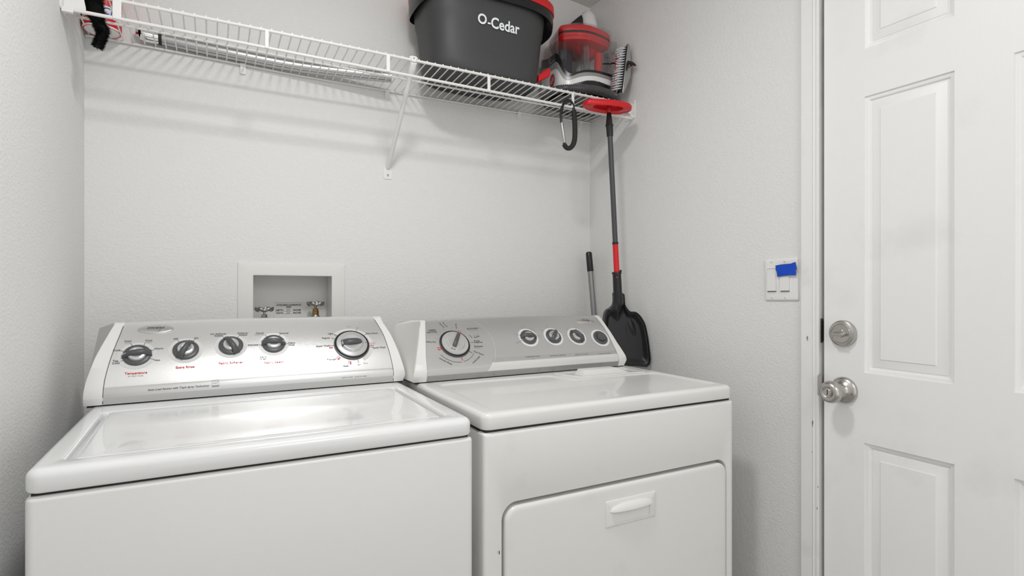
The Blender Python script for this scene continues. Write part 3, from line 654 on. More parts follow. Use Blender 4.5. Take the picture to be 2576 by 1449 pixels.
n = 0
while -.2960 + n * .0254 < X1 - .002:
    x = -.2960 + n * .0254; c = w0 if n == 0 else w0.copy()
    if n: COL.objects.link(c); c.parent = SH
    zf, zr = sm(FR, x) + .0050, sm(RR_, x) + .0045
    c.location = (x - .53, 0, (zf + zr) / 2 - ZS); c.rotation_euler = (math.atan2(zr - zf, .2655), 0, 0); n += 1
for x, hw in ((-.2010, .0090), (.1236, .0050), (.4478, .0055), (.7730, .0050), (1.0954, .0050)):
    b = B(); v = box(b, x - hw, x + hw, 1.5945, 1.6000, sm(LR, x) - .003, sm(FR, x) + .002); obj('rail_tie', b, 'wirew', SH, bevel=.002)
for x in (.0780, .5185, 1.0287, 1.3150):
    b = B(); zc = sm(RR_, x); prism(b, rrect(x - .0075, x + .0075, zc - .027, zc + .004, .003), lambda a, c_, t: (a, t, c_), 1.8600, 1.8670)
    tube(b, [(x - .0075, 1.8595, zc), (x + .0075, 1.8595, zc)], .0060, 10)
    k = obj('wall_clip', b, 'wirew', SH)
    b = B(); revolve(b, [(.0032, 0), (.0030, .0012), (.0015, .0014), (.0012, .0006)], (x, 1.860, zc - .0185), (0, -1, 0), 14); obj('clip_screw', b, 'wirew', k)
# angled support brace
b = B(); top = Vector((.5250, 1.5975, 1.8400)); bot = Vector((.5215, 1.8620, 1.5780)); dr = (bot - top).normalized()
rr = [.0095, .0105, .0085, .0073, .0073, .0073, .0060]; tt = [0, .05, .10, .16, .5, .94, 1]
tube(b, [top + (bot - top) * t for t in tt], rr, 16)
tube(b, [(.5130, 1.6000, ZS + .0045), (.5200, 1.5975, ZS + .0075), (.5300, 1.5975, ZS + .0075), (.5370, 1.6000, ZS + .0045)], .0030, 8)
tube(b, [(.5180, 1.5970, ZS + .006), (.5230, 1.5960, 1.842)], .0035, 8); tube(b, [(.5330, 1.5970, ZS + .006), (.5270, 1.5960, 1.842)], .0035, 8)
br = obj('support_brace', b, 'wirew', SH)
b = B(); prism(b, rpoly([(.5050, 1.5400), (.5370, 1.5400), (.5350, 1.5800), (.5080, 1.5800)], [.007, .007, .009, .009], 6), lambda a, c_, t: (a, t, c_), 1.8645, 1.8670); ft = obj('brace_foot', b, 'wirew', br)
b = B(); revolve(b, [(.0042, 0), (.0038, .0014), (.0018, .0018), (.0015, .0008)], (.5210, 1.8645, 1.5530), (0, -1, 0), 14); obj('foot_screw', b, 'zinc', br)
def bracket(sg, x):
    b = B()
    prism(b, rrect(1.592, 1.660, ZS - .052, ZS + .050, .006), lambda a, c_, t: (t, a, c_), x, x + sg * .003)
    obj('end_bracket', b, 'wirew', SH, label='white plastic end bracket screwed to the wall')
    return
b = B(); prism(b, rrect(1.588, 1.648, ZS - .046, ZS + .070, .006), lambda a, c_, t: (t, a, c_), XL, XL + .0040)
prism(b, [(XL + .004, ZS - .0395), (XL + .0455, ZS - .0435), (XL + .0455, ZS - .030), (XL + .038, ZS + .012), (XL + .030, ZS + .070), (XL + .004, ZS + .070)], lambda a, c_, t: (a, t, c_), 1.6060, 1.6100)
box(b, XL + .002, XL + .024, 1.5950, 1.6060, ZS - .051, ZS - .0395)
obj('end_bracket', b, 'wirew', SH, bevel=.001)
b = B(); prism(b, rrect(1.586, 1.640, ZS - .056, ZS + .012, .004), lambda a, c_, t: (t, a, c_), XR - .0035, XR)
prism(b, [(XR - .0035, ZS - .040), (XR - .034, ZS - .018), (XR - .034, ZS + .003), (XR - .0035, ZS + .004)], lambda a, c_, t: (a, t, c_), 1.6080, 1.6110)
box(b, XR - .014, XR - .003, 1.5930, 1.6060, ZS - .053, ZS - .043)
obj('end_bracket', b, 'wirew', SH, bevel=.001)
ZT = ZS + .0060     # top of the deck wires

# ================================================================ mop bucket
BK = root('mop_bucket', (.79, 1.70, ZT), 'charcoal mop bucket with a red rim and white lettering, on the wire shelf', 'bucket')
def se(cx, cy, hx, hy, z, zf=None, n=72, e=3.0):
    out = []
    for i in range(n):
        t = 2 * PI * i / n; c, s = math.cos(t), math.sin(t)
        x = math.copysign(abs(c) ** (2 / e), c); y = math.copysign(abs(s) ** (2 / e), s)
        zz = z + (zf(x, y) if zf else 0); out.append((cx + hx * x, cy + hy * y, zz))
    return out
def bk(z):      # centre and half sizes of the bucket wall at height z
    t = (z - ZT) / .245
    return (.7940 + .004 * t, 1.708 + .003 * t, .1915 + .0270 * t, .110 + .024 * t)
b = B(); L = []
zb = ZT
for ins, z in ((.030, zb + .004), (.014, zb + .0035), (.012, zb), (.004, zb), (.0005, zb + .006)): 
    cx, cy, hx, hy = bk(z); L.append(se(cx, cy, hx - ins, hy - ins, z, e=2.9))
for z in (.03, .08, .13, .165, .175, .21, .245): 
    cx, cy, hx, hy = bk(zb + z); k = .0025 if z in (.175, .21, .245) else 0; L.append(se(cx, cy, hx + k, hy + k, zb + z, e=3.3))
for z in (.255, .245, .10, .012):
    cx, cy, hx, hy = bk(zb + z); L.append(se(cx, cy, hx - .004, hy - .004, zb + z, e=3.3))
loft(b, L, True, True); obj('bucket_body', b, 'charc', BK, angle=40)
for i in range(10):
    pass
def rimz(x, y): return -.030 * abs(x) ** 6
cx, cy, hx, hy = bk(ZT + .245)
b = B(); L = [se(cx + .002, cy, hx - .002, hy - .002, ZT + .240), se(cx + .008, cy, hx + .018, hy + .010, ZT + .236, lambda x, y: -.020 * abs(x) ** 6), se(cx + .010, cy, hx + .025, hy + .013, ZT + .226, lambda x, y: -.024 * abs(x) ** 6),
     se(cx + .010, cy, hx + .028, hy + .014, ZT + .238, lambda x, y: -.020 * abs(x) ** 6), se(cx + .010, cy, hx + .028, hy + .014, ZT + .254), se(cx + .008, cy, hx + .020, hy + .010, ZT + .257), se(cx + .002, cy, hx - .003, hy - .003, ZT + .257)]
loft(b, L); obj('bucket_rim', b, 'black', BK, angle=50)
b = B(); L = [se(cx + .012, cy, hx + .010, hy + .004, ZT + .2545), se(cx + .012, cy, hx + .029, hy + .014, ZT + .2550), se(cx + .012, cy, hx + .031, hy + .0155, ZT + .260), se(cx + .012, cy, hx + .030, hy + .014, ZT + .284), se(cx + .010, cy, hx + .018, hy + .006, ZT + .296), se(cx + .004, cy, hx - .02, hy - .02, ZT + .296), se(cx, cy, hx - .05, hy - .04, ZT + .27)]
loft(b, L, False, True); obj('red_rim_cover', b, 'red', BK, angle=50)
b = B()
def bf(a, c_):
    cx_, cy_, hx_, hy_ = bk(c_); u = min(1, abs((a - cx_) / (hx_ + .0025)))
    return (a, cy_ - (hy_ + .0025) * (1 - u ** 3.3) ** (1 / 3.3) - .0011, c_)
put_text(b, 'O', bf, .7450, 2.0165, width=.0310, bold=.025, ys=1.10); put_text(b, '-', bf, .7690, 2.0120, size=.036, bold=.025); put_text(b, 'Cedar', bf, .8275, 2.0130, width=.1040, bold=.022, ys=1.15)
obj('lettering', b, 'text', BK, smooth=False)
b = B(); v = [(.985, 1.640), (1.039, 1.650), (1.041, 1.668), (.985, 1.690)]
loft(b, [[(x, y, ZT + .026 + (x - .985) * .60) for x, y in v], [(x, y, ZT + .048 + (x - .985) * .68) for x, y in v], [(x * .80 + .20 * 1.02, y * .7 + .3 * 1.665, ZT + .055 + (x - .985) * .62) for x, y in v]], True, True)
box(b, .972, .995, 1.680, 1.706, ZT + .022, ZT + .062)
obj('foot_pedal', b, 'red', BK, bevel=.0025)
b = B(); 
for i in range(5): tube(b, [(.95 + .004 * i, 1.70 + .01 * i, ZT + .015), (.975, 1.70 + .012 * i, ZT + .03)], .004, 8)
obj('pedal_linkage', b, 'black', BK)

BK.rotation_euler = (-.034, 0, 0); BK.location.z -= .0035

# ================================================================ spot cleaner
SCN = root('spot_cleaner', (1.20, 1.72, ZT), 'red, grey and clear-plastic spot cleaner in the shelf corner', 'carpet cleaner')
for _ in range(3):
    CL = [CL[0]] + [tuple((a + 2 * c + d) / 4 for a, c, d in zip(*q)) for q in zip(CL, CL[1:], CL[2:])] + [CL[-1]]
FP = [(x, y) for x, y, *_ in CL]
BKp = [(1.300, 1.815), (1.285, 1.832), (1.125, 1.832), (1.105, 1.820)]
def scaled(poly, k, c=(1.20, 1.72)): return [(c[0] + (x - c[0]) * k, c[1] + (y - c[1]) * k) for x, y in poly]
nb = len(CL)
def strip(i0, i1, out, cap=True):
    """shell between height columns i0 (upper) and i1 (lower); out = offset outwards"""
    b = B(); a0, a1 = [], []
    for row in CL:
        x, y = row[0], row[1]; d = Vector((x - 1.20, y - 1.74)).normalized() * out
        a0.append((x + d.x, y + d.y, row[i0])); a1.append((x + d.x, y + d.y, row[i1]))
    for x, y in BKp:
        d = Vector((x - 1.20, y - 1.74)).normalized() * out
        a0.append((x + d.x, y + d.y, CL[0][i0] if x < 1.2 else CL[-1][i0])); a1.append((x + d.x, y + d.y, CL[0][i1] if x < 1.2 else CL[-1][i1]))
    L = loft(b, [a1, a0]); return b
b = strip(4, 5, 0); obj('lower_shell', b, 'whiteg', SCN, angle=40)
b = B(); prism(b, [(1.20 + (x - 1.20) * .93, 1.74 + (y - 1.74) * .93) for x, y in FP + BKp], lambda a, c_, t: (a, c_, t), 1.885, 1.897); obj('inner_tray', b, 'navy', SCN, smooth=False)
b = strip(3, 4, .0008); obj('grey_band', b, 'bandg', SCN, angle=40)
b = strip(2, 3, .0016); obj('black_band', b, 'black', SCN, angle=40)
b = B(); L = []
lowz = [r[5] for r in CL] + [1.90] * 4
for k, z in ((.80, ZT), (.93, ZT), (.94, ZT + .02)): L.append([(x, y, z) for x, y in scaled(FP + BKp, k)])
L.append([(x, y, z - .001) for (x, y), z in zip(scaled(FP + BKp, .965), lowz)])
loft(b, L, True, True); obj('base', b, 'black', SCN, angle=40)
# ribbed hose wrapped around the foot
path = crom([(1.095, 1.800, 1.874), (1.066, 1.700, 1.872), (1.078, 1.648, 1.872), (1.122, 1.616, 1.872), (1.180, 1.600, 1.873), (1.245, 1.604, 1.873), (1.305, 1.624, 1.872), (1.334, 1.668, 1.871), (1.334, 1.75, 1.871), (1.315, 1.835, 1.872), (1.20, 1.845, 1.873)], 30)
RR = []; acc = 0; P2 = []
pts = [path[0]]; step = .0013
for a, c_ in zip(path, path[1:]):
    d = (c_ - a).length
    if d < 1e-7: continue
    while acc + d >= step:
        t = (step - acc) / d; a = a + (c_ - a) * t; pts.append(a); d = (c_ - a).length; acc = 0
        if d < 1e-9: break
    acc += d
RR = [.0138 - (.0028 if i % 5 in (3, 4) else 0) for i in range(len(pts))]
b = B(); tube(b, pts, RR, 14); obj('ribbed_hose', b, 'hose', SCN, angle=60)
b = B(); tube(b, [(p.x * .985 + .018, p.y * .985 + .0258, ZT + .0065) for p in pts[::6]], .0065, 8); obj('hose_rest', b, 'black', SCN)
# badge
def cf(s_):   # point on the left side of the footprint, s in metres from CL[4]
    i = 4; l = s_
    while l > 0 and i < 16:
        d = math.dist(FP[i], FP[i + 1])
        if l <= d: break
        l -= d; i += 1
    t = l / math.dist(FP[i], FP[i + 1]); x = FP[i][0] + (FP[i+1][0] - FP[i][0]) * t; y = FP[i][1] + (FP[i+1][1] - FP[i][1]) * t
    e = Vector((FP[i+1][0] - FP[i][0], FP[i+1][1] - FP[i][1])).normalized(); return x, y, (e.y, -e.x)
def cfr(off): 
    def g(a, c_):
        x, y, n_ = cf(a); s_ = 1 if n_[0] < 0 else -1; return (x + n_[0] * s_ * off, y + n_[1] * s_ * off, c_)
    return g
b = B(); flat(b, [(.044 + .021 * math.cos(t), 1.926 + .0225 * math.sin(t)) for t in [2 * PI * i / 32 for i in range(32)]], cfr(.0022))
bd = obj('round_badge', b, 'redd', SCN, smooth=False)
b = B(); put_text(b, 'Hoover', cfr(.0030), .044, 1.924, width=.034, rot=.55, shear=.4, ys=2.0, bold=.0); obj('badge_lettering', b, 'text', bd, smooth=False)
b = B(); put_text(b, 'CleanSlate', cfr(.0026), .046, 1.992, width=.05, bold=.01, ys=1.2); obj('band_lettering', b, 'greyp', bd, smooth=False)
# tank contents
def col(name, x, y, r, z0, z1, m, n=28, dome=True):
    b = B(); pr_ = [(r, z0), (r, z1 - r * .4), (r * .85, z1 - r * .1), (r * .4, z1)] if dome else [(r, z0), (r, z1)]
    revolve(b, pr_, (x, y, 0), (0, 0, 1), n); return obj(name, b, m, SCN)
FT = [(x, y) for x, y in FP[13:]] + BKp[:2] + [(1.16, 1.83), (1.12, 1.80)]     # tank footprint
def tl(k, z, dz=0): return [(x, y, z + dz * (x - 1.18)) for x, y in scaled(FT, k, (1.205, 1.71))]
b = B(); loft(b, [tl(.80, 2.056), tl(.88, 2.060), tl(.90, 2.070), tl(.935, 2.073), tl(.935, 2.080)], True, False); loft(b, [[(x + .035, y, z) for x, y, z in tl(.20, 2.030)], [(x + .028, y, z) for x, y, z in tl(.30, 2.038)], [(x + .015, y, z) for x, y, z in tl(.44, 2.058)]], True, False); loft(b, [tl(.92, 2.088), tl(.945, 2.088), tl(.95, 2.094), tl(.945, 2.104), tl(.91, 2.110)], False, True)
rl = obj('tank_float_cover', b, 'red', SCN, angle=50)
b = B(); loft(b, [tl(.935, 2.080), tl(.940, 2.081), tl(.940, 2.087), tl(.935, 2.088)]); obj('gasket', b, 'dark', rl)
col('float_tube', 1.262, 1.675, .0145, 1.945, 2.045, 'red')
col('inlet_tube', 1.196, 1.665, .0175, 1.940, 2.060, 'clearg', dome=False)
b = B(); revolve(b, [(.026, 0), (.026, .004), (.016, .006)], (1.262, 1.675, 1.950), (0, 0, 1), 24); obj('float_collar', b, 'redd', SCN)
b = B(); prism(b, rrect(1.125, 1.182, 1.722, 1.79, .01), lambda a, c_, t: (a, c_, t), 1.92, 2.050); obj('motor_housing', b, 'navy', SCN, angle=40)
b = B(); prism(b, rrect(1.246, 1.318, 1.735, 1.80, .012), lambda a, c_, t: (a, c_, t), 1.93, 2.06); obj('rear_tank_wall', b, 'greyp', SCN, angle=40)
# clear tanks
b = B(); L = [[(x, y, z - .004) for (x, y), z in zip(scaled(FT, .985, (1.205, 1.71)), [r[2] for r in CL[13:]] + [1.96, 1.96, 1.99, 2.0])]]
for k, z, dz in ((.99, 2.060, .05), (1.0, 2.085, .08), (.995, 2.098, .10), (.95, 2.112, .08), (.80, 2.122, .06), (.62, 2.127, .04)): L.append(tl(k, z, dz))
loft(b, L, False, True); obj('clear_tank', b, 'clear', SCN, angle=35)
b = B(); L = []
for k, z in ((.97, 1.995), (.98, 2.03), (1.0, 2.045), (.97, 2.062), (.80, 2.070)): L.append([(x, y, z) for x, y in scaled([(1.088, 1.735), (1.088, 1.695), (1.12, 1.672), (1.14, 1.70), (1.14, 1.80), (1.10, 1.80)], k, (1.105, 1.73))])
loft(b, L, False, True); obj('clear_tank', b, 'clear', SCN, label='smaller clear water tank', angle=35)
b = B()
for i in range(9):
    x, y, *_ = CL[17 + i * 2]; box(b, x - .001, x + .001, y + .010, y + .016, 2.094, 2.108)
obj('tank_ribs', b, 'clear', SCN, smooth=False)
# rear column and carry handle
b = B(); L = []
for z, hx, hy in ((1.90, .055, .045), (2.12, .050, .042), (2.165, .042, .038), (2.195, .032, .032), (2.214, .020, .022), (2.220, .006, .008)): L.append(se(1.284, 1.775, hx * .85, hy, z + (.029 if z > 2.1 else 0), n=32, e=2.4))
loft(b, L, True, True); obj('carry_handle', b, 'whiteg', SCN, angle=50)
b = B(); prism(b, [(1.165, 2.110), (1.236, 2.110), (1.2330, 2.190), (1.2260, 2.204), (1.1800, 2.163)], lambda a, c_, t: (a, t, c_), 1.728, 1.745); obj('handle_grip', b, 'black', SCN, bevel=.003)
b = B(); prism(b, [(1.320, 2.10), (1.352, 2.10), (1.345, 2.150), (1.33, 2.142), (1.321, 2.150)], lambda a, c_, t: (a, t, c_), 1.735, 1.750); obj('rear_panel', b, 'greyp', SCN, bevel=.002)
# upholstery tool clipped to the end
b = B(); prism(b, [(1.3315, 2.062), (1.3405, 2.058), (1.3455, 2.000), (1.3450, 1.945), (1.3120, 1.876), (1.3060, 1.880)], lambda a, c_, t: (a, t, c_), 1.588, 1.598)
ut = obj('upholstery_tool', b, 'alu', SCN, bevel=.0015, label='silver brush tool clipped to the end')
b = B(); prism(b, [(1.3265, 2.052), (1.3320, 2.054), (1.3090, 1.884), (1.3035, 1.884)], lambda a, c_, t: (a, t, c_), 1.592, 1.616); obj('tool_edge', b, 'black', ut)
b = B(); prism(b, [(1.3080, 2.030), (1.3250, 2.034), (1.3050, 1.893), (1.2960, 1.900)], lambda a, c_, t: (a, t, c_), 1.624, 1.630); obj('tool_back', b, 'redd', ut)
b = B(); random.seed(3)
for i in range(17):
    for j in range(4):
        t = i / 16; x = 1.3270 - .0215 * t; z = 2.046 - .150 * t; y = 1.594 + .007 * j
        tube(b, [(x, y, z), (x - .027 + random.uniform(-.003, .003), y + random.uniform(-.002, .002), z - .004 - random.uniform(0, .003))], .00155, 5)
obj('bristles', b, 'text', ut)
b = B(); prism(b, rrect(1.300, 1.328, 2.045, 2.088, .006), lambda a, c_, t: (a, t, c_), 1.645, 1.675); obj('tool_clip', b, 'clear', SCN, bevel=.002)
# power plug on its cord
b = B(); tube(b, crom([(1.30, 1.70, 2.02), (1.318, 1.66, 2.012), (1.326, 1.62, 2.004), (1.331, 1.592, 1.996)], 6), .003, 8)
cdn = obj('power_cord', b, 'blackm', SCN)
b = B(); tube(b, [(1.330, 1.597, 2.000), (1.3335, 1.585, 1.992), (1.338, 1.572, 1.982), (1.341, 1.565, 1.974)], [.003, .0055, .0075, .0068], 10)
for i, a in enumerate((0, 1.1, 2.2)): tube(b, [(1.336, 1.575, 1.985), (1.329 - .004 * i, 1.570, 1.972 - .004 * i)], [.0028, .001], 6)
obj('power_plug', b, 'blackm', cdn, angle=50)
b = B()
for dx, dz in ((0, 0), (-.007, -.001), (.003, .007)): tube(b, [(1.341 + dx, 1.566, 1.974 + dz), (1.3445 + dx, 1.5575, 1.965 + dz)], .0016, 6)
obj('plug_prongs', b, 'chrome', cdn)

# ================================================================ shiny tube lying along the shelf
TB = root('chrome_tube', (.16, 1.835, ZT), 'long shiny metal tube lying along the back of the shelf', 'tube')
yz = (1.8470, 1.8725)
TP = crom([(-.134, 1.8470, 1.8725), (0, 1.8460, 1.8660), (.20, 1.8400, 1.8590), (.36, 1.8200, 1.8585), (.512, 1.7900, 1.8590)], 8)
b = B(); tube(b, TP, .0172, 32); obj('tube_barrel', b, 'alu', TB)
b = B(); tube(b, [(-.136, *yz), (-.128, *yz)], .0185, 28); obj('tube_collar', b, 'blackm', TB)
b = B(); tube(b, [(-.178, yz[0] - .004, yz[1] + .003), (-.165, yz[0] - .002, yz[1] + .001), (-.150, *yz), (-.134, *yz)], [.0175, .0198, .0185, .0172], 28); tube(b, [(-.1780, yz[0] - .004, yz[1] + .003), (-.186, yz[0] - .002, yz[1] + .003)], [.0170, .0120], 24)
obj('chrome_end', b, 'chrome', TB)
b = B()
for r in (.014, .010): tube(b, [(.520 + 1.6 * r * math.cos(a), 1.785 + r * math.sin(a), 1.856 + .012 + .3 * r) for a in [2 * PI * i / 24 for i in range(24)]], .0010, 6, closed=True)
obj('wire_hooks', b, 'chrome', TB)

# ================================================================ can at the left end, duster
CN = root('spray_can', (-.261, 1.820, ZT - .004), 'red and white can behind the black duster, left end of the shelf', 'can')
r0 = .0430
b = B(); revolve(b, [(r0 * .88, .002), (r0 * .90, 0), (r0 * .97, 0), (r0, .004), (r0, .020), (r0, .024), (r0, .050), (r0, .054), (r0, .16), (r0 * .9, .175), (r0 * .45, .185), (r0 * .42, .21)], (-.2610, 1.8200, ZT - .004), (0, 0, 1), 48, mis=[1, 0, 1, 0, 0, 1, 1, 0, 1, 1, 1])
obj('can_body', b, ['red', 'canw'], CN, angle=40)
b = B()
def cnf(a, c_): return (-.2610 + (r0 + .0008) * math.sin(a / r0), 1.8200 - (r0 + .0008) * math.cos(a / r0), c_)
put_text(b, 'ICE', cnf, .018, ZT + .0370, size=.026, bold=.0, shear=.2); obj('can_lettering', b, 'bluek', CN, smooth=False)
DU = root('duster', (-.232, 1.612, 1.80), 'black bristly duster hanging through the left end of the shelf', 'duster')
b = B(); random.seed(11)
pth = crom([(-.257, 1.630, 1.960), (-.2545, 1.629, 1.905), (-.2525, 1.628, 1.873), (-.248, 1.628, 1.836), (-.242, 1.628, 1.802), (-.2325, 1.628, 1.783), (-.2340, 1.628, 1.769), (-.2385, 1.627, 1.756), (-.2420, 1.626, 1.742)], 6)
def rad(z): return .0145 if z < 1.778 else (.0180 if z < 1.812 else .0245)
tube(b, pth, [min(rad(p.z), .0165 if i > len(pth) - 3 else 1) * .72 for i, p in enumerate(pth)], 12); obj('duster_core', b, 'jet', DU)
b = B()
for i in range(5200):
    k = random.random() * (len(pth) - 1.001); j = int(k); p = pth[j].lerp(pth[j + 1], k - j); t = (pth[j + 1] - pth[j]).normalized()
    a = random.random() * 2 * PI; u = t.orthogonal().normalized(); v_ = t.cross(u); d = (u * math.cos(a) + v_ * math.sin(a) + t * random.uniform(-.25, .35)).normalized()
    R = rad(p.z) * random.uniform(.85, 1.12); q = d.orthogonal().normalized() * .0005
    q2 = d.cross(q.normalized()) * .0005
    b.faces.new([b.verts.new(x) for x in (p + d * R * .5 + q, p + d * R * .5 - q, p + d * R)])
    b.faces.new([b.verts.new(x) for x in (p + d * R * .5 + q2, p + d * R * .5 - q2, p + d * R)])
obj('duster_bristles', b, 'jet', DU, smooth=False)

# ================================================================ carabiner
CB = root('carabiner_hook', (1.075, 1.597, 1.65), 'large black carabiner hook hanging from the front rail of the shelf', 'carabiner')
body = crom([(1.0480, 1.597, 1.777), (1.0545, 1.597, 1.797), (1.0650, 1.597, 1.811), (1.0790, 1.597, 1.8165), (1.0915, 1.597, 1.810), (1.0975, 1.597, 1.797), (1.1005, 1.597, 1.770), (1.1035, 1.597, 1.735), (1.1035, 1.597, 1.695), (1.0990, 1.597, 1.672), (1.0880, 1.597, 1.656), (1.0745, 1.597, 1.651), (1.0630, 1.597, 1.657), (1.0590, 1.597, 1.668)], 4)
b = B(); tube(b, body, [.0048] * 0 + [.0046 if p.z > 1.79 else .0052 for p in body], 12)
tube(b, [(1.0480, 1.597, 1.777), (1.0455, 1.597, 1.758), (1.0485, 1.597, 1.735)], .0046, 10)
cb = obj('hook_body', b, 'black', CB)
b = B(); tube(b, [p for p in body if p.x > 1.06 and p.z < 1.788], [.0088 if (p.z > 1.66) else .0082 for p in body if p.x > 1.06 and p.z < 1.788], 14); obj('foam_grip', b, 'blackm', CB)
b = B(); tube(b, [(1.0485, 1.597, 1.745), (1.0505, 1.597, 1.722), (1.0570, 1.597, 1.690), (1.0605, 1.597, 1.668)], [.0042, .0055, .0055, .0040], 12); obj('gate', b, 'alu', CB)

# ================================================================ upside-down mop with dustpan clipped on
MP = root('upside_down_mop', (1.23, 1.54, 1.17), 'upside-down mop with red head and dark grey pole in the right corner', 'mop')
b = B(); T = [(1.108, 1.545), (1.118, 1.522), (1.195, 1.499), (1.262, 1.502), (1.290, 1.518), (1.297, 1.545), (1.276, 1.578), (1.215, 1.590), (1.150, 1.584), (1.116, 1.568)]
Tc = crom([(x, y, 0) for x, y in T], 5, True); Tp = [(p.x, p.y) for p in Tc]; c0 = (1.210, 1.543)
mz = lambda x: 1.7950 + (x - 1.210) * .020
L = []
for k, z in ((.40, .012), (.60, .010), (.62, 0.0), (.93, -.006), (.985, -.003), (1.0, .004), (.995, .010), (.95, .014), (.5, .015)): L.append([(x, y, mz(x) + z) for x, y in scaled(Tp, k, c0)])
loft(b, L, True, True); hd = obj('mop_head', b, 'red', MP, angle=40)
b = B(); put_text(b, 'O-Cedar', lambda a, c_: (a, c_, mz(a) - .0072), 1.262, 1.530, width=.030, rot=-1.2 + PI, bold=.01, ys=-1); obj('head_lettering', b, 'text', hd, smooth=False)
b = B(); tube(b, [(1.2105, 1.5450, 1.8040), (1.2105, 1.5450, 1.7740)], [.010, .006], 12); tube(b, [(1.198, 1.545, 1.786), (1.223, 1.545, 1.786)], .004, 8); obj('head_joint', b, 'redd', MP)
b = B(); tube(b, [(1.2105, 1.5450, 1.7800), (1.2107, 1.5450, 1.7765), (1.2120, 1.5446, 1.7400), (1.2123, 1.5445, 1.7335), (1.2126, 1.5444, 1.7290), (1.2142, 1.5440, 1.697)], [.006, .0078, .0118, .0145, .0122, .0112], 24); obj('pole_socket', b, 'black', MP)
P0, P1 = Vector((1.2135, 1.5442, 1.7200)), Vector((1.2400, 1.5373, 1.2000))
def pp(z): t = (P0.z - z) / (P0.z - P1.z); return P0.lerp(P1, t)
b = B(); tube(b, [pp(1.705), pp(1.326)], .0090, 24); obj('pole', b, 'gun', MP)
b = B(); tube(b, [pp(1.330), pp(1.322)], .0108, 24); obj('pole_collar', b, 'black', MP)
b = B(); tube(b, [pp(1.323), pp(1.170)], .0098, 24); obj('pole_sleeve', b, 'red', MP, label='bright red lower section of the pole')

DPN = root('dustpan', (1.27, 1.53, .895), 'black plastic dustpan clipped to the red lower end of the mop pole', 'dustpan')
b = B(); a0, a1 = pp(1.222), pp(1.125)
tube(b, [a0, pp(1.15), a1], [.0148, .0155, .0165], 24)
tube(b, [pp(1.226) , pp(1.219)], [.0165, .0175], 24)
tube(b, [pp(1.2255) + Vector((.012, 0, .002)), pp(1.2255) + Vector((.0195, 0, .005))], .004, 8)
sk = obj('pan_socket', b, 'black', DPN)
b = B(); o_ = pp(1.207) + Vector((-.010, -.0125, 0)); revolve(b, [(.0030, 0), (.0022, .0006)], o_, Vector((-.6, -.8, 0)), 12); obj('lock_pin', b, 'redd', sk)
# pan: outline in its leaning plane, dished
U = Vector((.9439, -.3303, 0)); N_ = Vector((-.3303, -.9439, 0)); PO = Vector((1.2700, 1.5263, 0))
def pl2(p): q = Vector(p) - PO; return (q.dot(U), p[2])
out = [pl2(p) for p in PAN]
oc = crom([(a, c_, 0) for a, c_ in out], 6, True); out = [(p.x, p.y) for p in oc]
cc = (.006, 1.000)
def pf(a, c_, t): q = PO + U * a + N_ * t; return (q.x, q.y, c_)
def dish(k, t0): return [pf(cc[0] + (a - cc[0]) * k, cc[1] + (c_ - cc[1]) * k, t0) for a, c_ in out]
def sst(x, lo, hi): t = max(0, min(1, (x - lo) / (hi - lo))); return t * t * (3 - 2 * t)
def field(a, c_, k):
    an = -.029 + (1.14 - c_) * .10
    neck = sst(c_, 1.075, 1.125)
    d = .0055 * (1 - neck) * (1 if k > .955 else 0) - .016 * sst(1 - k, .05, .30) * (1 - neck)
    d += .017 * math.exp(-((a - an) / .0150) ** 2) * sst(c_, 1.055, 1.120)
    d += .011 * math.exp(-((a - an + .012 - (1.10 - c_) * .1) / .012) ** 2 - ((c_ - 1.082) / .022) ** 2)
    d += .008 * math.exp(-((a - (.020 + (1.05 - c_) * .35)) / .011) ** 2 - ((c_ - 1.035) / .030) ** 2)
    for q in (-.024, -.010, .006): d += .0030 * math.exp(-((a - q - (1.03 - c_) * .12) / .0028) ** 2) * sst(c_, .975, .99) * (1 - sst(c_, 1.035, 1.05))
    d -= .004 * math.exp(-((c_ - .945) / .008) ** 2) * (1 if k < .8 else 0) * 0
    return d
b = B(); L = [[pf(a, c_, -.014) for a, c_ in out]]
for k in (1.0, .985, .965, .95, .92, .88, .84, .79, .74, .68, .62, .56, .49, .42, .35, .28, .20, .12, .05):
    L.append([pf(cc[0] + (a - cc[0]) * k, cc[1] + (c_ - cc[1]) * k, field(cc[0] + (a - cc[0]) * k, cc[1] + (c_ - cc[1]) * k, k)) for a, c_ in out])
loft(b, L, True, True); pan = obj('pan_scoop', b, 'black', DPN, angle=60)
b = B(); prism(b, [(-.0400, .9060), (.075, .8925), (.078, .8985), (-.040, .9120)], lambda a, c_, t: pf(a, c_, t), -.010, .008); obj('rubber_lip', b, 'blackm', pan)

# ================================================================ grey handle behind the dryer
GH = root('broom_handle', (1.33, 1.63, 0), 'grey metal handle with black grip leaning in the corner behind the dryer', 'broom handle')
q0, q1 = Vector((1.3100, 1.8000, 1.3140)), Vector((1.3300, 1.6400, .004))
gl = lambda t: q0.lerp(q1, t)
b = B(); tube(b, [gl(.055), gl(1)], .0108, 24); obj('tube', b, 'satin', GH)
b = B(); tube(b, [gl(0), gl(.002), gl(.006), gl(.058), gl(.060)], [.004, .0105, .0125, .0128, .0120], 24); obj('grip', b, 'black', GH)

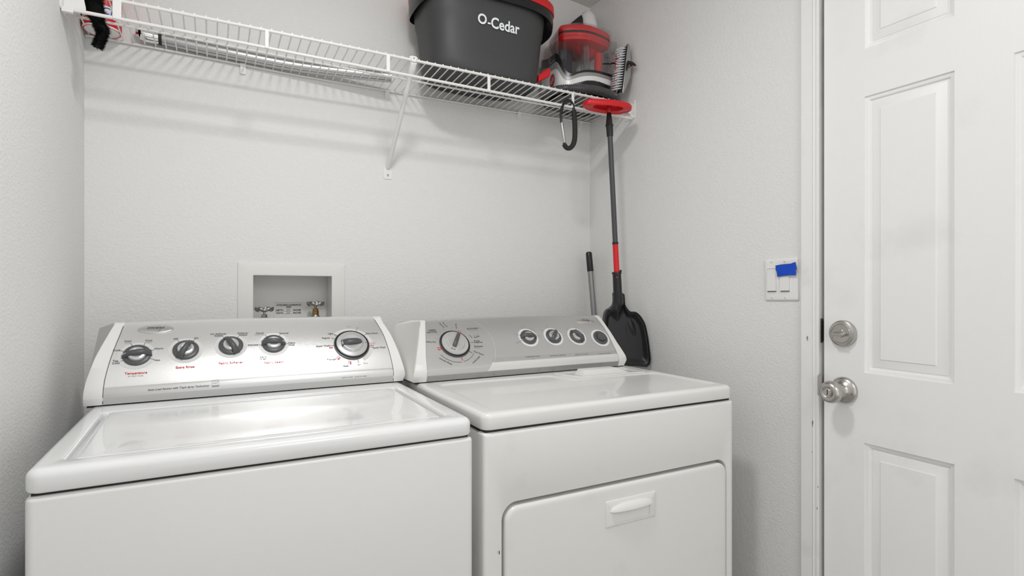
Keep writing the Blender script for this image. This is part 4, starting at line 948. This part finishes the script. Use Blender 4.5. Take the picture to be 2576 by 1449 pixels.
# ================================================================ wall switch and tape
def rotx(bm, c, a): bmesh.ops.rotate(bm, verts=bm.verts, cent=c, matrix=Matrix.Rotation(a, 3, 'X'))
SW = root('light_switch', (XR, .9885, 1.192), 'white double rocker switch plate beside the door frame', 'light switch')
cS = Vector((XR, .9885, 1.1925)); TA = math.radians(-1.2)
b = B(); L = []
SWr = (.9385, 1.0395, 1.1355, 1.2500)
op = [(.9605, .9905, 1.1590, 1.2250), (1.0005, 1.0305, 1.1590, 1.2250)]
for ins, x in ((0, XR), (0, XR - .0025), (.0015, XR - .0045), (.004, XR - .0055), (.006, XR - .0058)): L.append([(x, y, z) for y, z in rrect(*SWr, .004, 5, ins)])
loft(b, L, True, True); rotx(b, cS, TA); pl_ = obj('cover_plate', b, 'plastic', SW, angle=40)
for y0, y1, z0, z1 in op:
    b = B(); loft(b, [[(x, y, z) for y, z in rrect(y0, y1, z0, z1, .002, 4, i)] for i, x in ((-.0008, XR - .0058), (-.0002, XR - .0068), (.0012, XR - .0068), (.0014, XR - .0050))], True, False); rotx(b, cS, TA); obj('rocker_frame', b, 'plastic', SW)
    b = B(); v = box(b, XR - .0085, XR - .004, y0 + .0016, y1 - .0016, z0 + .0030, z1 - .0018)
    for q in v:
        if q.co.x < XR - .006: q.co.x = XR - (.0115 if q.co.z < 1.19 else .0068)
    rotx(b, cS, TA); obj('rocker', b, 'whiteg', SW, bevel=.0008)
for y in (.9755, 1.0155):
    for z in (1.1435, 1.2418):
        b = B(); revolve(b, [(.0032, 0), (.0030, .0010), (.0015, .0014)], (XR - .0057, y, z), (-1, 0, 0), 16); rotx(b, cS, TA); sc_ = obj('plate_screw', b, 'whiteg', SW)
        b = B(); box(b, XR - .0073, XR - .0070, y - .0028, y + .0028, z - .0004, z + .0004); rotx(b, Vector((XR, y, z)), random.uniform(.3, 1.2)); rotx(b, cS, TA); obj('screw_slot', b, 'inkl', sc_, smooth=False)
b = B()
tp = [(.9995, 1.2315), (.985, 1.2335), (.970, 1.2345), (.953, 1.2348), (.9465, 1.2372), (.9402, 1.2385), (.9388, 1.2300), (.9372, 1.2225), (.9370, 1.2190), (.9392, 1.2192), (.9394, 1.2030), (.955, 1.2040), (.975, 1.2028), (.9945, 1.2002), (.9950, 1.2075), (.9962, 1.2145), (.9990, 1.2190)]
prism(b, tp, lambda a, c_, t: (t - .0008 * math.sin((a - .94) * 110) * (1 if t < XR - .0117 else .9), a, c_), XR - .0124, XR - .0118)
o = obj('painters_tape', b, 'blue', None, smooth=False); o['label'] = 'strip of blue tape stuck over the right-hand rocker switch'; o['category'] = 'tape'
for p_ in [(XR - .0125, tp)]:
    b = B(); V = []
    for (y, z), (y2, z2) in zip(tp, tp[1:] + tp[:1]):
        cyy, czz = .968, 1.218
        def sh(a, c_, k): d = Vector((a - cyy, c_ - czz)); d *= (1 - k / d.length); return (XR - .0126 - .0008 * math.sin((a - .94) * 110), cyy + d.x, czz + d.y)
        b.faces.new([b.verts.new(q) for q in (sh(y, z, 0), sh(y2, z2, 0), sh(y2, z2, .0011), sh(y, z, .0011))])
    obj('inked_edge', b, 'ink', o, smooth=False)

# ================================================================ outlet box in the wall
OB = root('washer_outlet_box', (.22, YB, 1.02), 'recessed plastic washer outlet box in the wall behind the console', 'outlet box')
b = B(); F0 = (.0635, .3785, .9500, 1.2475); F1 = (.1060, .3370, 1.0200, 1.2085)
L = [fy(rrect(*F0, .004, 5, 0), YB), fy(rrect(*F0, .004, 5, 0), YB - .0025), fy(rrect(*F0, .004, 5, .0015), YB - .0042), fy(rrect(*F0, .004, 5, .005), YB - .0048), fy(rrect(*F1, .002, 5, -.002), YB - .0048), fy(rrect(*F1, .002, 5, 0), YB - .0040), fy(rrect(*F1, .002, 5, 0), YB + .06)]
L.append(fy(rrect(*F1, .002, 5, -.003), YB + .062)); L.append(fy(rrect(*F1, .002, 5, -.003), YB + .105))
loft(b, L, False, True); bmesh.ops.rotate(b, verts=b.verts, cent=(.22, YB, 1.15), matrix=Matrix.Rotation(math.radians(.25), 3, 'Y'))
fb = obj('box_frame', b, 'plasticd', OB, angle=12)
b = B(); Yl = YB + .1035; box(b, .1740, .2640, Yl, Yl + .001, 1.0600, 1.1235); lb = obj('clearance_label', b, 'sticker', OB, smooth=False)
b = B(); lf = lambda a, c_: (a, Yl - .0006, c_)
for t_, x, z, w_ in (('AVAILABLE CLEARANCE', .2190, 1.1143, .076), ('AREA', .2190, 1.1078, .0165), ('DEPTH', .1905, 1.0968, .0225), ('INCHES', .2450, 1.0968, .0245), ('WIDTH', .1905, 1.0878, .0225), ('INCHES', .2450, 1.0878, .0245)):
    put_text(b, t_, lf, x, z, width=w_, bold=.035, ys=1.15)
for z in (1.0940, 1.0850): line(b, (.2030, z), (.2310, z), .0005, lf)
line(b, (.1760, 1.1215), (.2620, 1.1215), .0005, lf, 0)
obj('label_print', b, 'ink', lb, smooth=False)
b = B(); put_text(b, '30', lf, .2165, 1.0985, size=.0135, rot=.12, shear=.4, mi=0); put_text(b, '34', lf, .2165, 1.0885, size=.0120, rot=.12, shear=.4); obj('handwriting', b, 'inkl', lb, smooth=False)
def valve(x, z, y, m2, label):
    V = root('shutoff_valve', (x, y, z - .05), label, 'valve', 'washer supply valves in the wall box')
    b = B(); n = 80; R0 = .0255
    def lp(ro, dz): return [(x + (ro * (1 + .10 * math.cos(6 * t))) * math.cos(t), y + (ro * (1 + .10 * math.cos(6 * t))) * math.sin(t), z + dz + .0022 * math.cos(6 * t)) for t in [2 * PI * i / n for i in range(n)]]
    loft(b, [lp(R0 * .80, .001), lp(R0 * .80, .0055), lp(R0 * .86, .0072), lp(R0 * .96, .0068), lp(R0, .0035), lp(R0, -.001), lp(R0 * .95, -.0038), lp(R0 * .84, -.003), lp(R0 * .80, .001)])
    for k in range(6):
        t = 2 * PI * k / 6; tube(b, [(x + .006 * math.cos(t), y + .006 * math.sin(t), z - .001), (x + R0 * .9 * math.cos(t), y + R0 * .9 * math.sin(t), z + .002)], [.0042, .0030], 8)
    revolve(b, [(.0075, -.006), (.0080, .002), (.006, .005)], (x, y, z), (0, 0, 1), 16)
    obj('valve_handle', b, 'zinc', V, angle=60)
    b = B(); revolve(b, [(.0035, -.022), (.0035, 0)], (x, y, z), (0, 0, 1), 12); obj('valve_stem', b, m2, V)
    b = B(); revolve(b, [(.010, -.034), (.010, -.022), (.0085, -.021), (.0085, -.015), (.0068, -.014)], (x, y, z), (0, 0, 1), 6); obj('packing_nut', b, m2, V, smooth=False)
    b = B(); revolve(b, [(.010, -.088), (.012, -.080), (.012, -.060), (.0145, -.052), (.0135, -.040), (.010, -.034)], (x, y, z), (0, 0, 1), 24); tube(b, [(x, y, z - .055), (x, YB + .104, z - .055)], .010, 12); obj('valve_body', b, 'zinc', V)
    return V
valve(.1400, 1.1010, 1.905, 'zinc', 'left shutoff valve with a wheel handle, left of the clearance label')
valve(.2950, 1.1165, 1.915, 'brass', 'right shutoff valve, higher wheel handle on a brass stem')
b = B(); tube(b, [(.2190, 1.935, .995), (.2190, 1.935, 1.0700)], .0170, 24); obj('drain_hose', b, 'blackm', OB)
